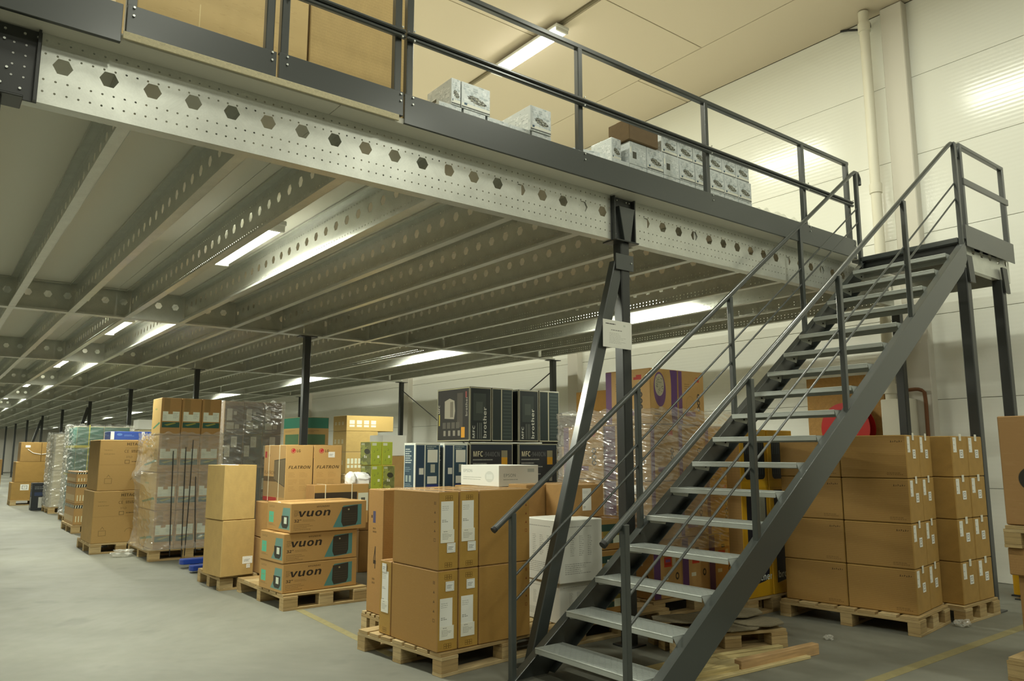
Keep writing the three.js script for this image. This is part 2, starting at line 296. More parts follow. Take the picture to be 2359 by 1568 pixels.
for (let i = 1; i < ZB.length; i++) { post(4.345, ZB[i] - 0.03, YB); post(9.08, ZB[i] - 0.03, YB); if (i < 4) post(-0.48, ZB[i] - 0.03, YB); }
part('knee_brace', bar([3.40, 0.0, -4.185], [4.29, 2.93, -4.185], 0.10, 0.07), M.paint, mez);
{ const p = part('brace_plate', mbox(0.2, 0.13, 0.008, 0.002), M.paint, mez, [4.325, 2.93, -4.13]); part('bolt', memo('bolt'), M.bolt, p, [0.07, 0.0, 0.007]);
  part('brace_plate', mbox(0.2, 0.012, 0.18, 0.002), M.paint, mez, [3.40, 0.006, -4.185]); }
for (const i of [4, 6]) part('knee_brace', bar([3.55, 0.0, ZB[i] - 0.03], [4.30, 2.9, ZB[i] - 0.03], 0.1, 0.07), M.paintDark, mez);
part('cross_rod', rod([9.06, 2.9, -16.05], [9.06, 0.3, -10.6], 0.011, 8), M.paintDark, mez); part('cross_rod', rod([9.10, 2.9, -10.6], [9.10, 0.3, -16.05], 0.011, 8), M.paintDark, mez);

// ---------------------------------------------------------------- guard railing
const rail = thing('guard_railing', 'dark grey guard railing with toe boards along the edge of the upper deck', 'railing');
{ const zt = -3.984, zr = -4.035, D = 3.487;
  const toe = (x0, x1, y0, y1) => part('toe_board', worldUV(merge([moved(mbox(x1 - x0, y1 - y0, 0.006, 0.002), (x0 + x1) / 2, (y0 + y1) / 2, zt), moved(mbox(x1 - x0, 0.005, 0.03, 0.002), (x0 + x1) / 2, y1 - 0.0025, zt - 0.015), moved(mbox(x1 - x0, 0.005, 0.02, 0.002), (x0 + x1) / 2, y0 + 0.0025, zt - 0.012)])), M.paint, rail);
  toe(-3.5, 0.612, 3.452, 3.655); toe(0.632, 1.398, 3.514, 3.665); toe(1.412, 2.212, 3.514, 3.672); toe(2.222, 7.72, 3.47, 3.668);
  for (const x of [-2.3, -0.8, 0.655, 1.365, 1.452, 2.185, 2.272, 3.76, 5.285, 6.82, 7.685]) {
    const p = part('railing_post', mbox(0.048, 1.06, 0.048, 0.005), M.paint, rail, [x, D + 0.53, zr]);
    for (const y of [-0.42, -0.375]) part('bolt', memo('bolt'), M.bolt, p, [0.006, y + 0.01, 0.06]);
    part('bolt', memo('bolt'), M.bolt, p, [0.006, 0.085, 0.064]); part('bolt', memo('bolt'), M.bolt, p, [0.006, 0.02, 0.064]);
  }
  const rails = [[-3.5, 0.64], [0.648, 1.396], [1.41, 2.222], [2.236, 7.72]];
  for (const [a, b] of rails) {
    part('top_rail', mbox(b - a, 0.045, 0.05, 0.008), M.paint, rail, [(a + b) / 2, 4.532, zr]);
    part('mid_rail', worldUV(merge([moved(mbox(b - a, 0.026, 0.03, 0.008), (a + b) / 2, 4.086, zr + 0.045), moved(mbox(b - a, 0.026, 0.03, 0.008), (a + b) / 2, 4.05, zr + 0.045), moved(mbox(b - a, 0.06, 0.012, 0.004), (a + b) / 2, 4.068, zr + 0.034)])), M.paint, rail);
  }
}
// ---------------------------------------------------------------- staircase
const ST = { x0: 3.23, t: 0.2685, r: 0.194, zl: -3.945, zr: -3.03 };
const stairs = thing('staircase', 'open steel staircase with checker plate treads rising beside the mezzanine', 'staircase');
const nose = (x) => ST.r + (x - ST.x0) * ST.r / ST.t;
{ const W = ST.zr - ST.zl, zc = (ST.zr + ST.zl) / 2;
  const top = new THREE.BoxGeometry(0.235, 0.004, W - 0.004).translate(0.1175, -0.002, 0);
  const front = mbox(0.006, 0.036, W - 0.004, 0.002).clone().translate(0.003, -0.018, 0), lip = rod([0.004, -0.004, -W / 2 + 0.002], [0.004, -0.004, W / 2 - 0.002], 0.0055, 8);
  const back = new THREE.BoxGeometry(0.004, 0.045, W - 0.004).translate(0.233, -0.022, 0);
  const gTop = worldUV(top.clone()), gEdge = worldUV(merge([front, lip, back]));
  const end = new THREE.Shape(); end.moveTo(0.005, -0.004); end.lineTo(0.23, -0.004); end.lineTo(0.20, -0.075); end.lineTo(0.035, -0.055); end.closePath();
  const gEnd = new THREE.ExtrudeGeometry(end, { depth: 0.004, bevelEnabled: false });
  for (let i = 0; i < 17; i++) {
    const t = part('tread', gTop, M.tread, stairs, [ST.x0 + i * ST.t, ST.r * (i + 1), zc]);
    part('nosing', gEdge, M.treadEdge, t);
    for (const s of [-1, 1]) { const e = part('end_plate', gEnd, M.treadEdge, t, [0, 0, s * (W / 2 - 0.004) - 0.002]); }
    for (const s of [-1, 1]) part('bolt', memo('bolt2', () => new THREE.CylinderGeometry(0.008, 0.008, 0.008, 6).rotateX(Math.PI / 2)), M.black, t, [0.16, -0.04, s * (W / 2 - 0.009)]);
  }
  const a = Math.atan2(ST.r, ST.t);
  for (const [zw, dir] of [[-2.965, -1], [-4.01, 1]]) {
    // channel stringer: cut level at the floor and plumb at the landing
    const x1 = 7.83, off0 = -0.065, off1 = -0.31, s = new THREE.Shape();
    const fx = (off) => ST.x0 + (0 - ST.r - off) * ST.t / ST.r;
    s.moveTo(fx(off0), 0); s.lineTo(x1, nose(x1) + off0); s.lineTo(x1, nose(x1) + off1 + 0.06); s.lineTo(x1 - 0.1, nose(x1 - 0.1) + off1); s.lineTo(fx(off1), 0); s.closePath();
    const web = new THREE.ExtrudeGeometry(s, { depth: 0.008, bevelEnabled: false }).translate(0, 0, -0.004);
    const fl = (off, xa, xb) => { const A = [xa, nose(xa) + off, dir * 0.03], B = [xb, nose(xb) + off, dir * 0.03]; return bar(A, B, 0.008, 0.06, 0.002); };
    part('stringer', worldUV(merge([web, fl(off0 - 0.004, fx(off0) + 0.01, x1), fl(off1 + 0.005, fx(off1) + 0.01, x1 - 0.1)])), M.paint, stairs, [0, 0, zw]);
  }
  const hand = (x) => 1.03 + 0.7235 * (x - 3.05);
  for (const [z, zb, side] of [[-3.0, -2.985, 1], [-3.985, -3.985, -1]]) {
    part('handrail', tube([[2.94, hand(2.94) - 0.0, z], [4.5, hand(4.5), z], [6.2, hand(6.2), z], [7.70, hand(7.70), z], [7.79, hand(7.79) - 0.012, z], [7.85, hand(7.80) - 0.03, z], [7.875, hand(7.80) - 0.09, z], [7.87, hand(7.8) - 0.15, z]], 0.0205, 90, 12), M.paint, stairs);
    part('handrail_cap', rod([2.925, hand(2.925), z], [2.942, hand(2.942), z], 0.0215), M.black, stairs);
    for (const x of [3.08, 4.28, 5.475, 6.635, 7.795]) {
      const y0 = x < 3.2 ? 0.0 : nose(x) - 0.12, y1 = hand(x) - 0.01;
      part('baluster', mbox(0.04, y1 - y0, 0.04, 0.004), M.paint, stairs, [x, (y0 + y1) / 2, zb + (side > 0 ? 0.0 : 0.0)]);
    }
    for (const off of [-0.418, -0.575]) part('guard_bar', rod([3.08, hand(3.08) + off, z], [7.795, hand(7.795) + off, z], 0.0085, 10), M.paint, stairs);
  }
}
// ---------------------------------------------------------------- landing platform
const land = thing('landing_platform', 'grey steel landing with railing on two posts at the head of the staircase', 'platform');
{ const y = 3.49;
  part('deck_plate', mbox(1.22, 0.03, 1.12, 0.003), M.paint, land, [8.42, y - 0.015, -3.535]);
  part('edge_nosing', mbox(0.05, 0.05, 0.98, 0.006), M.paint, land, [7.80, y - 0.022, -3.50]);
  part('edge_beam', mbox(0.008, 0.13, 1.0, 0.002), M.paintDark, land, [7.835, y - 0.11, -3.50]);
  part('front_beam', perforated(1.1, 0.24, 0.2, null, 0.05, [-1]).clone(), M.galv, land, [7.9, y - 0.29, -3.01]);
  part('side_beam', mbox(0.008, 0.24, 1.0, 0.002), M.galv, land, [9.0, y - 0.17, -3.53]);
  part('toe_board', mbox(1.19, 0.215, 0.006, 0.002), M.paint, land, [8.425, 3.513, -2.955]);
  for (const x of [7.885, 8.74]) {
    const p = part('post', mbox(0.095, 3.2, 0.095, 0.008), M.paintDark, land, [x, 1.6, -3.03]);
    const g = new THREE.Shape(); g.moveTo(-0.06, 0.12); g.lineTo(0.06, 0.12); g.lineTo(0.10, -0.14); g.lineTo(-0.02, -0.14); g.closePath();
    part('gusset', new THREE.ExtrudeGeometry(g, { depth: 0.02, bevelEnabled: false }), M.paintDark, p, [0, 1.6, 0.05]);
    part('base_plate', mbox(0.18, 0.012, 0.18, 0.003), M.paintDark, p, [0, -1.594, 0]);
  }
  for (const x of [7.92, 8.96]) part('railing_post', mbox(0.048, 1.02, 0.048, 0.005), M.paint, land, [x, 3.96, -2.99]);
  part('top_rail', mbox(1.09, 0.045, 0.05, 0.008), M.paint, land, [8.44, 4.452, -2.99]);
  part('mid_rail', mbox(1.11, 0.07, 0.02, 0.005), M.paint, land, [8.45, 4.075, -2.965]);
}

// ---------------------------------------------------------------- pallets, cartons, films
function pallet(label, x, z, yaw = 0, w = 1.2, d = 0.8, h = 0.144, y = 0, tone = 0, group = 'wooden pallets on the hall floor') {
  const t = thing('wooden_pallet', label, 'pallet', [0, y, 0], yaw, group);
  const c = new THREE.Vector3(w / 2, 0, -d / 2).applyAxisAngle(new THREE.Vector3(0, 1, 0), yaw); t.position.set(x + c.x, y, z + c.z);
  const wd = (k) => wood(WD[(k + tone) % 4]);
  const bt = 0.022, zs = [-d / 2 + 0.05, 0, d / 2 - 0.05], xs = [-w / 2 + 0.07, 0, w / 2 - 0.07], bh = h - 3 * bt;
  zs.forEach((zz, i) => { part('bottom_board', mbox(w, bt, 0.1, 0.002), wd(i), t, [0, bt / 2, zz]);
    xs.forEach((xx, k) => part('block', mbox(0.14, bh, 0.098, 0.003), wd(i + k + 1), t, [xx, bt + bh / 2, zz])); });
  xs.forEach((xx, k) => part('cross_board', mbox(0.14, bt, d, 0.002), wd(k + 2), t, [xx, h - 1.5 * bt, 0]));
  const n = d > 0.9 ? 7 : 5; for (let k = 0; k < n; k++) part('deck_board', mbox(w, bt, d / n - 0.025, 0.002), wd(k * 3 + 1), t, [0, h - bt / 2, -d / 2 + d / n * (k + 0.5)]);
  return t;
}
// carton placed by its corner at the -x/+z end of its base
function carton(label, [x, y, z], [w, h, d], o = {}) {
  const yaw = (o.yaw ?? 0) + (o.jit === 0 ? 0 : R(-0.008, 0.008));
  const c = new THREE.Vector3(w / 2, 0, -d / 2).applyAxisAngle(new THREE.Vector3(0, 1, 0), yaw);
  const t = thing(o.name ?? 'carton', label, o.cat ?? 'box', [x + c.x, y, z + c.z], yaw, o.group);
  const base = o.mat ?? kraft(KR[(rnd() * 4) | 0]);
  const f = o.faces ?? {}, mats = [f.right ?? base, f.left ?? base, f.top ?? base, f.bottom ?? base, f.front ?? base, f.back ?? base, base];
  const b = part('carton_body', cbox(w - 0.003, h - 0.002, d - 0.003, o.c ?? 0.006), mats, t, [0, h / 2, 0]);
  if (o.tape !== false) part('tape', w >= d ? mbox(w - 0.01, 0.0012, 0.06, 0.0005) : mbox(0.06, 0.0012, d - 0.01, 0.0005), M.tape, t, [0, h - 0.0006, 0]);
  let lift = -0.0006;
  for (const [face, u, v, lw, lh, mat] of o.labels ?? []) {
    lift += 0.0013;
    const m = part('paper_label', cbox(face === 'front' ? lw : 0.0012, lh, face === 'front' ? 0.0012 : lw, 0.0003), [mat, mat, M.paper, M.paper, mat, M.paper, M.paper], t);
    if (face === 'front') m.position.set((u - 0.5) * w, v * h, d / 2 - 0.0013 + lift); else m.position.set(-w / 2 + 0.0013 - lift, v * h, (u - 0.5) * d);
  }
  for (const [face, u, mat, sw] of o.straps ?? []) {   // thin band round the box: u across, on front+top or left+top
    if (face === 'front') part('strap', merge([moved(mbox(sw, h, 0.002, 0.0005), 0, h / 2, d / 2), moved(mbox(sw, 0.002, d, 0.0005), 0, h, 0)]), mat, t, [(u - 0.5) * w, 0, 0]);
    if (face === 'left') part('strap', merge([moved(mbox(0.002, h, sw, 0.0005), -w / 2, h / 2, 0), moved(mbox(w, 0.002, sw, 0.0005), 0, h, 0)]), mat, t, [0, 0, (u - 0.5) * d]);
  }
  return t;
}
// wrinkled stretch film round a block of goods: vertical and slanting creases, each a real fold
function film(label, [x, y, z], [w, h, d], o = {}) {
  const N = o.cols ?? 46, Hh = o.rows ?? 110, sk = o.skirt ?? 0, per = [];
  const side = (ax, az, bx, bz, nx, nz, n) => { for (let i = 0; i < n; i++) per.push([ax + (bx - ax) * i / n, az + (bz - az) * i / n, nx, nz]); };
  side(0, 0, w, 0, 0, 1, N); side(w, 0, w, -d, 1, 0, N); side(w, -d, 0, -d, 0, -1, N); side(0, -d, 0, 0, -1, 0, N);
  const P = [], U = [], I = [], n = per.length, amp = o.amp ?? 0.012;
  const ridge = (v) => 1 - Math.abs(v);
  for (let j = 0; j <= Hh; j++) for (let i = 0; i <= n; i++) {
    const [px, pz, nx, nz] = per[i % n], v = j / Hh, u = nx ? pz : px, Y = v * h;
    const k = 0.010 + amp * ridge(noise(u * 2 + 5 * nx, Y * 7 - u * 1.5, 3 + nz)) ** 3 + amp * 0.6 * ridge(noise(u * 3 - Y * 2, Y * 19 + u * 3, 7 + nx)) ** 4 + (o.crease ?? 0.005) * ridge(noise(u * 2.2, Y * 24 + u * 7, 11 + nz)) ** 2 + 0.002 * noise(u * 40, Y * 40, nx)
      + sk * Math.max(0, 1 - v * 6) ** 2 + (o.bulge ? o.bulge(v, nx, nz, px, pz) : 0);
    P.push(px + nx * k, Y + (j === Hh ? 0.025 * noise(px * 6, 2, pz * 6) : 0), pz + nz * k); U.push(i / n * 8, v * 4);
  }
  for (let j = 0; j < Hh; j++) for (let i = 0; i < n; i++) { const a = j * (n + 1) + i, b = a + n + 1; I.push(a, a + 1, b, a + 1, b + 1, b); }
  const g = new THREE.BufferGeometry(); g.setAttribute('position', new THREE.Float32BufferAttribute(P, 3)); g.setAttribute('uv', new THREE.Float32BufferAttribute(U, 2)); g.setIndex(I); g.computeVertexNormals();
  const m = part('stretch_film', g, o.mat ?? M.film, scene, [x, y, z]); m.userData = { label, category: 'film' };
  m.rotation.y = o.yaw ?? 0; return m;
}
const B = 0.145;
// ---- prints
const pSheet = print(128, 256, '#e4e4dc', (g) => { lines(g, 12, 30, 80, 3, 12, '#9a9c94'); lines(g, 12, 118, 60, 2, 10, '#8c8e86', 5); lines(g, 12, 205, 50, 3, 9, '#7c7e78', 5); }, { roughness: 0.8 });
const pAddr = print(192, 128, '#e2e0d2', (g) => { lines(g, 40, 16, 70, 1, 9, '#6a6a62', 5); lines(g, 24, 38, 140, 5, 13, '#7a7a70', 4); }, { roughness: 0.8 });
const pNum = print(160, 128, '#e8e8e2', (g) => { g.strokeStyle = '#aab0aa'; g.lineWidth = 4; g.strokeRect(14, 14, 132, 100); lines(g, 24, 44, 110, 4, 14, '#6c726e', 7); }, { roughness: 0.8 });
const pStick = print(64, 64, '#e9e9e2', (g) => { g.strokeStyle = '#888'; g.lineWidth = 5; g.strokeRect(14, 14, 36, 36); g.fillStyle = '#777'; g.fillRect(24, 26, 16, 5); }, { roughness: 0.8 });
const sideMarks = (g, x, y, dy, col = '#5a3d18') => { for (let i = 0; i < 5; i++) { g.fillStyle = col; if (i === 0) { g.fillRect(x, y, 6, 22); g.fillRect(x + 12, y, 6, 22); } else if (i === 4) g.strokeRect(x, y + dy * 4, 18, 18); else { g.beginPath(); g.moveTo(x + 9, y + dy * i); g.lineTo(x + 18, y + dy * i + 18); g.lineTo(x, y + dy * i + 18); g.fill(); } } };
const pTvSide = print(512, 512, '#a6793e', (g, w, h) => { grain(g, w, h); g.strokeStyle = '#5a3d18'; g.lineWidth = 3; sideMarks(g, 470, 60, 62); });
const pTvFront = print(512, 512, '#a87c40', (g, w, h) => { grain(g, w, h); g.strokeStyle = '#7a3a18'; g.lineWidth = 3; sideMarks(g, 468, 40, 62, '#7a3a18'); });
const pTvEnd = print(128, 512, '#b0863f', (g, w, h) => { grain(g, w, h, 300); g.strokeStyle = '#7c5a20'; g.lineWidth = 3; for (const y of [22, 470]) for (let i = 0; i < 3; i++) for (let j = 0; j < 2; j++) g.strokeRect(42 + i * 16, y + j * 16, 14, 14); });
const pVuonF = print(1024, 384, '#b58a56', (g, w, h) => { grain(g, w, h, 1500);
  g.fillStyle = '#4f8288'; g.beginPath(); g.moveTo(560, 350); g.lineTo(690, 70); g.lineTo(700, 55); g.lineTo(960, 40); g.lineTo(960, 330); g.lineTo(700, 355); g.fill();
  g.fillStyle = '#332d26'; g.beginPath(); g.moveTo(680, 75); g.lineTo(905, 48); g.lineTo(905, 270); g.lineTo(880, 330); g.lineTo(700, 345); g.lineTo(672, 280); g.fill();
  g.fillStyle = '#4b4236'; for (let i = 0; i < 4; i++) g.fillRect(700, 170 + i * 32, 185, 5); g.fillStyle = '#a8987a'; g.beginPath(); g.arc(775, 108, 13, 0, 7); g.fill();
  g.save(); g.transform(1, 0, -0.22, 1, 40, 0); txt(g, 'vuon', 78, 178, 140, '#23180f', { sx: 1.32 }); g.restore();
  g.save(); g.transform(1, -0.02, 0, 1, 0, 0); txt(g, 'HYUNDAI', 330, 68, 32, '#5a4124', { sx: 1.2 }); g.restore();
  lines(g, 34, 90, 70, 6, 15, '#5c4426', 5); txt(g, '32"', 36, 250, 52, '#2f2012', { sx: 1.2 }); lines(g, 150, 222, 180, 2, 16, '#7a5c34', 5); lines(g, 34, 282, 260, 4, 22, '#6a4d2a', 6); });
const pVuonL = print(512, 384, '#b58a56', (g, w, h) => { grain(g, w, h); g.fillStyle = '#5fb79a'; g.fillRect(40, 130, 105, 150); g.fillStyle = '#b58a56'; g.fillRect(60, 190, 60, 6); lines(g, 40, 45, 140, 2, 16, '#7a5c34', 6); lines(g, 40, 300, 160, 2, 14, '#7a5c34', 5);
  g.fillStyle = '#6c8f8c'; g.beginPath(); g.moveTo(350, 60); g.lineTo(500, 55); g.lineTo(500, 350); g.lineTo(260, 350); g.lineTo(320, 240); g.fill(); g.fillStyle = '#37332c'; g.beginPath(); g.moveTo(320, 170); g.lineTo(470, 165); g.lineTo(470, 290); g.lineTo(440, 335); g.lineTo(350, 335); g.lineTo(320, 290); g.fill(); g.fillStyle = '#dcdcd2'; g.fillRect(375, 185, 60, 90); });
const pHit = print(512, 512, '#b38c58', (g, w, h) => { grain(g, w, h); txt(g, 'HITACHI', 250, 52, 40, '#4d3818', { sx: 1.15 }); g.fillStyle = '#7a5f36'; g.fillRect(240, 78, 250, 3); txt(g, 'CE', 230, 128, 42, '#5a4220', { style: '' }); lines(g, 300, 100, 140, 2, 15, '#5a4220', 8); txt(g, '37LD', 250, 182, 28, '#6a5130', { style: '' }); lines(g, 400, 160, 90, 2, 14, '#6a5130', 6); g.strokeStyle = '#6a5130'; g.lineWidth = 5; g.strokeRect(244, 205, 42, 34); lines(g, 310, 215, 110, 1, 14, '#6a5130', 10);
  lines(g, 40, 100, 110, 2, 40, '#7c6038', 5); g.strokeStyle = '#7c6038'; g.lineWidth = 4; g.strokeRect(62, 392, 66, 50); g.beginPath(); g.moveTo(80, 380); g.lineTo(95, 355); g.lineTo(112, 380); g.stroke(); g.beginPath(); g.arc(350, 420, 42, 3.3, 6); g.stroke(); g.fillStyle = 'rgba(120,90,50,0.35)'; g.fillRect(0, 250, w, 4); });
const lgMark = (g, x, y, r) => { g.fillStyle = '#b3272c'; g.beginPath(); g.arc(x, y, r, 0, 7); g.fill(); g.strokeStyle = '#d8b890'; g.lineWidth = r * 0.14; g.beginPath(); g.arc(x, y, r * 0.68, 0, 4.7); g.stroke(); };
const pLgF = print(384, 768, '#bd9460', (g, w, h) => { grain(g, w, h); lgMark(g, 96, 72, 34); txt(g, 'LG', 142, 90, 50, '#54361a'); g.save(); g.scale(1.25, 1); txt(g, 'FLATRON', 22, 318, 58, '#46300f', { style: 'bold italic' }); g.restore(); for (const [x, y] of [[38, 370], [198, 370], [38, 470], [198, 470], [38, 560], [198, 560]]) lines(g, x, y, 130, 4, 18, '#a0794a', 5); });
const pLgL = print(512, 768, '#b08a5c', (g, w, h) => { grain(g, w, h); g.fillStyle = '#b88f60'; g.fillRect(0, 0, w, 430); g.fillStyle = '#5f4a32'; g.fillRect(0, 430, 300, 70); g.fillStyle = '#9a7c58'; g.fillRect(0, 500, w, 210); g.fillStyle = '#6f5f4c'; g.beginPath(); g.moveTo(250, 210); g.lineTo(505, 180); g.lineTo(505, 560); g.lineTo(250, 470); g.fill(); g.strokeStyle = '#4f4336'; g.lineWidth = 12; g.stroke(); g.fillStyle = '#a2252c'; g.fillRect(20, 80, 46, 90); txt(g, 'LG', 90, 150, 46, '#6a4a2a'); txt(g, 'FLATRON', 10, 400, 64, '#5c4020', { style: 'italic' }); g.fillStyle = '#9c2a2c'; g.fillRect(0, 715, 330, 53); });
const pMfcL = print(640, 512, '#26241f', (g, w, h) => { g.strokeStyle = '#a9a584'; g.lineWidth = 12; g.strokeRect(4, 4, w - 8, h - 8); g.fillStyle = '#9a9584'; g.beginPath(); g.moveTo(150, 120); g.lineTo(250, 95); g.lineTo(345, 120); g.lineTo(360, 220); g.lineTo(340, 300); g.lineTo(150, 290); g.fill(); g.fillStyle = '#6d675a'; g.fillRect(262, 130, 60, 150); g.fillStyle = '#47433a'; g.fillRect(400, 50, 110, 330); for (let i = 0; i < 4; i++) { g.fillStyle = '#57544a'; g.fillRect(110 + i * 90, 330, 66, 60); g.fillStyle = '#8a8678'; g.fillRect(130 + i * 95, 410, 44, 52); }
  g.fillStyle = '#c88f22'; g.fillRect(480, 380, 70, 100); g.fillStyle = '#a79a40'; g.fillRect(30, 250, 26, 110); txt(g, 'MFC', 50, 240, 42, '#b9b6a6', { rot: -1.571 }); txt(g, 'brother', 600, 280, 52, '#8f8c7e', { rot: -1.571 }); g.fillStyle = '#8c4038'; g.fillRect(560, 40, 26, 60); });
const pMfcF = print(384, 512, '#22261f', (g, w, h) => { g.fillStyle = '#232c2c'; g.fillRect(0, 0, w, h); g.fillStyle = '#3a4440'; g.fillRect(60, 60, 230, 260); g.fillStyle = '#4c5650'; g.fillRect(110, 140, 120, 110); txt(g, 'brother', 300, 490, 82, '#c8cac0', { rot: -1.571 }); txt(g, 'MFC', 90, 492, 60, '#c8cac0', { rot: -1.571 }); for (const x of [130, 170, 200]) { g.fillStyle = '#6c726c'; g.fillRect(x, 340, 14, 150); } g.strokeStyle = '#b4b29a'; g.lineWidth = 14; g.strokeRect(4, 4, w - 8, h - 8); });
const pMfcS = print(384, 512, '#22302f', (g, w, h) => { g.fillStyle = '#2e3d3c'; g.fillRect(190, 10, 180, 490); for (let i = 0; i < 14; i++) { g.fillStyle = '#46544f'; g.fillRect(205, 36 + i * 33, 150, 9); } g.fillStyle = '#c2c0a6'; g.fillRect(165, 0, 20, h); g.strokeStyle = '#c2c0a6'; g.lineWidth = 12; g.strokeRect(3, 3, w - 6, h - 6); });
const pMfcW = print(768, 512, '#24262a', (g, w, h) => { g.strokeStyle = '#b4b29a'; g.lineWidth = 14; g.strokeRect(4, 4, w - 8, h - 8); g.fillStyle = '#1d2a36'; g.fillRect(14, 14, w - 28, 60); txt(g, 'MFC', 50, 150, 84, '#cfc9a8'); txt(g, '-9440CN', 235, 150, 76, '#5c5e5e'); for (let i = 0; i < 5; i++) lines(g, 50, 180 + i * 44, 440, 1, 20, '#9a9c94', 14); g.fillStyle = '#8a8468'; g.fillRect(560, 80, 110, 90); g.fillStyle = '#d09a1c'; g.fillRect(560, 160, 110, 90); g.fillStyle = '#8b8a80'; g.fillRect(600, 330, 60, 120); });
const pBlueL = print(256, 512, '#d2d6cc', (g, w, h) => { g.fillStyle = '#2c4452'; g.fillRect(14, 20, w - 40, h - 30); lines(g, 30, 60, 170, 7, 24, '#c4ccc6', 11); lines(g, 30, 260, 150, 3, 20, '#7d9196', 8); g.fillStyle = '#8e9c98'; g.fillRect(40, 350, 50, 70); g.fillRect(120, 350, 50, 70); lines(g, 30, 440, 170, 3, 18, '#7d9196', 8); });
const pBlueF = print(384, 512, '#cfd4c8', (g, w, h) => { g.fillStyle = '#26415a'; g.fillRect(10, 20, 130, h - 24); g.fillStyle = '#2c4a5c'; g.fillRect(160, 20, 210, h - 24); lines(g, 180, 30, 160, 2, 20, '#a8b4b0', 12); g.fillStyle = '#e2e4da'; g.fillRect(190, 70, 160, 140); g.fillStyle = '#b8bcae'; g.fillRect(240, 230, 70, 90); g.fillStyle = '#e2e4da'; g.fillRect(190, 360, 150, 80); g.fillStyle = '#2c3a86'; g.fillRect(180, 450, 180, 60); g.fillStyle = '#dfe2da'; g.fillRect(60, 270, 70, 70); });
const pEpL = print(640, 256, '#e6e6de', (g, w, h) => { txt(g, 'EPSON', 40, 90, 52, '#8c948c', { style: '' }); lines(g, 40, 150, 330, 2, 26, '#a8aca2', 8); g.fillStyle = '#cfd2ca'; g.beginPath(); g.ellipse(490, 140, 75, 70, 0, 0, 7); g.fill(); g.fillStyle = '#dcdfd8'; g.fillRect(440, 110, 100, 60); });
const pEpF = print(512, 256, '#dcdcd2', (g, w, h) => { txt(g, 'EPSON', 56, 140, 52, '#7f877f', { style: '' }); lines(g, 56, 170, 320, 1, 20, '#989e94', 10); g.fillStyle = '#b4bab2'; g.fillRect(370, 40, 90, 44); });
const pLimeF = print(256, 512, '#a3b035', (g, w, h) => { g.fillStyle = '#c8ccb0'; g.fillRect(16, 18, 110, 60); for (const [x, y] of [[50, 190], [130, 150], [60, 380], [160, 330], [190, 420]]) { g.fillStyle = '#7f8c26'; g.fillRect(x, y, 34, 44); g.fillStyle = '#c4cf60'; g.fillRect(x + 6, y + 6, 10, 24); } g.fillStyle = '#e2e6c8'; g.fillRect(150, 300, 52, 60); });
const pLimeP = print(256, 512, '#8c8f4a', (g, w, h) => { for (let i = 0; i < 60; i++) { g.fillStyle = ['#6f7440', '#9aa04e', '#7c8048'][i % 3]; g.beginPath(); g.ellipse(rnd() * w, rnd() * h, 50, 60, rnd() * 3, 0, 7); g.fill(); } g.fillStyle = '#3c3c28'; g.beginPath(); g.ellipse(160, 210, 70, 60, 0.4, 0, 7); g.fill(); g.fillStyle = '#d8d8c8'; g.fillRect(90, 290, 26, 66); g.fillRect(128, 310, 26, 50); g.fillStyle = '#b8bc98'; g.fillRect(18, 20, 80, 44); });
const pPurF = print(512, 512, '#bd935c', (g, w, h) => { grain(g, w, h); g.fillStyle = '#5f3a72'; g.beginPath(); g.moveTo(370, 0); g.bezierCurveTo(420, 160, 360, 320, 400, 512); g.lineTo(500, 512); g.lineTo(512, 0); g.fill(); g.fillStyle = '#6d4a78'; g.beginPath(); g.ellipse(170, 190, 115, 165, -0.1, 0, 7); g.fill(); g.fillStyle = '#b8ac98'; g.beginPath(); g.ellipse(165, 150, 88, 105, 0, 0, 7); g.fill(); g.fillStyle = '#80786c'; for (let i = 0; i < 26; i++) g.fillRect(95 + rnd() * 130, 70 + rnd() * 150, 10 + rnd() * 20, 8); g.fillStyle = '#6a4a2c'; g.fillRect(60, 420, 120, 14); lines(g, 60, 450, 160, 3, 16, '#7a5a34', 6); });
const pPurS = print(512, 512, '#b98f5a', (g, w, h) => { grain(g, w, h); g.fillStyle = '#6a4474'; g.fillRect(0, 0, 70, h); g.fillStyle = '#b43328'; g.fillRect(330, 70, 90, 26); g.fillRect(360, 50, 60, 24); g.fillStyle = '#80602f'; g.beginPath(); g.ellipse(230, 330, 80, 90, 0, 0, 7); g.stroke(); g.strokeStyle = '#3a2c20'; g.lineWidth = 15; for (const y of [240, 300, 356]) { g.beginPath(); g.arc(400, y, 22, 0, 7); g.stroke(); } g.fillStyle = '#7a4f80'; g.fillRect(130, 390, 200, 46); lines(g, 120, 120, 150, 4, 22, '#8a683c', 8); });
const pPurR = print(512, 512, '#b68c58', (g, w, h) => { grain(g, w, h); g.fillStyle = '#5b3668'; g.fillRect(0, 0, 120, h); g.fillStyle = '#c2391f'; g.fillRect(190, 150, 140, 90); g.fillStyle = '#c8b8a0'; g.fillRect(345, 140, 60, 90); g.fillStyle = '#2e2a1c'; g.fillRect(260, 90, 70, 34); g.fillStyle = '#7a4a86'; g.fillRect(215, 172, 90, 26); g.fillStyle = '#a02a18'; g.fillRect(205, 205, 110, 18); g.strokeStyle = '#3a2c20'; g.lineWidth = 16; g.beginPath(); g.arc(430, 330, 26, 0, 7); g.stroke(); g.fillStyle = '#d0c8b8'; g.fillRect(170, 320, 90, 34); });
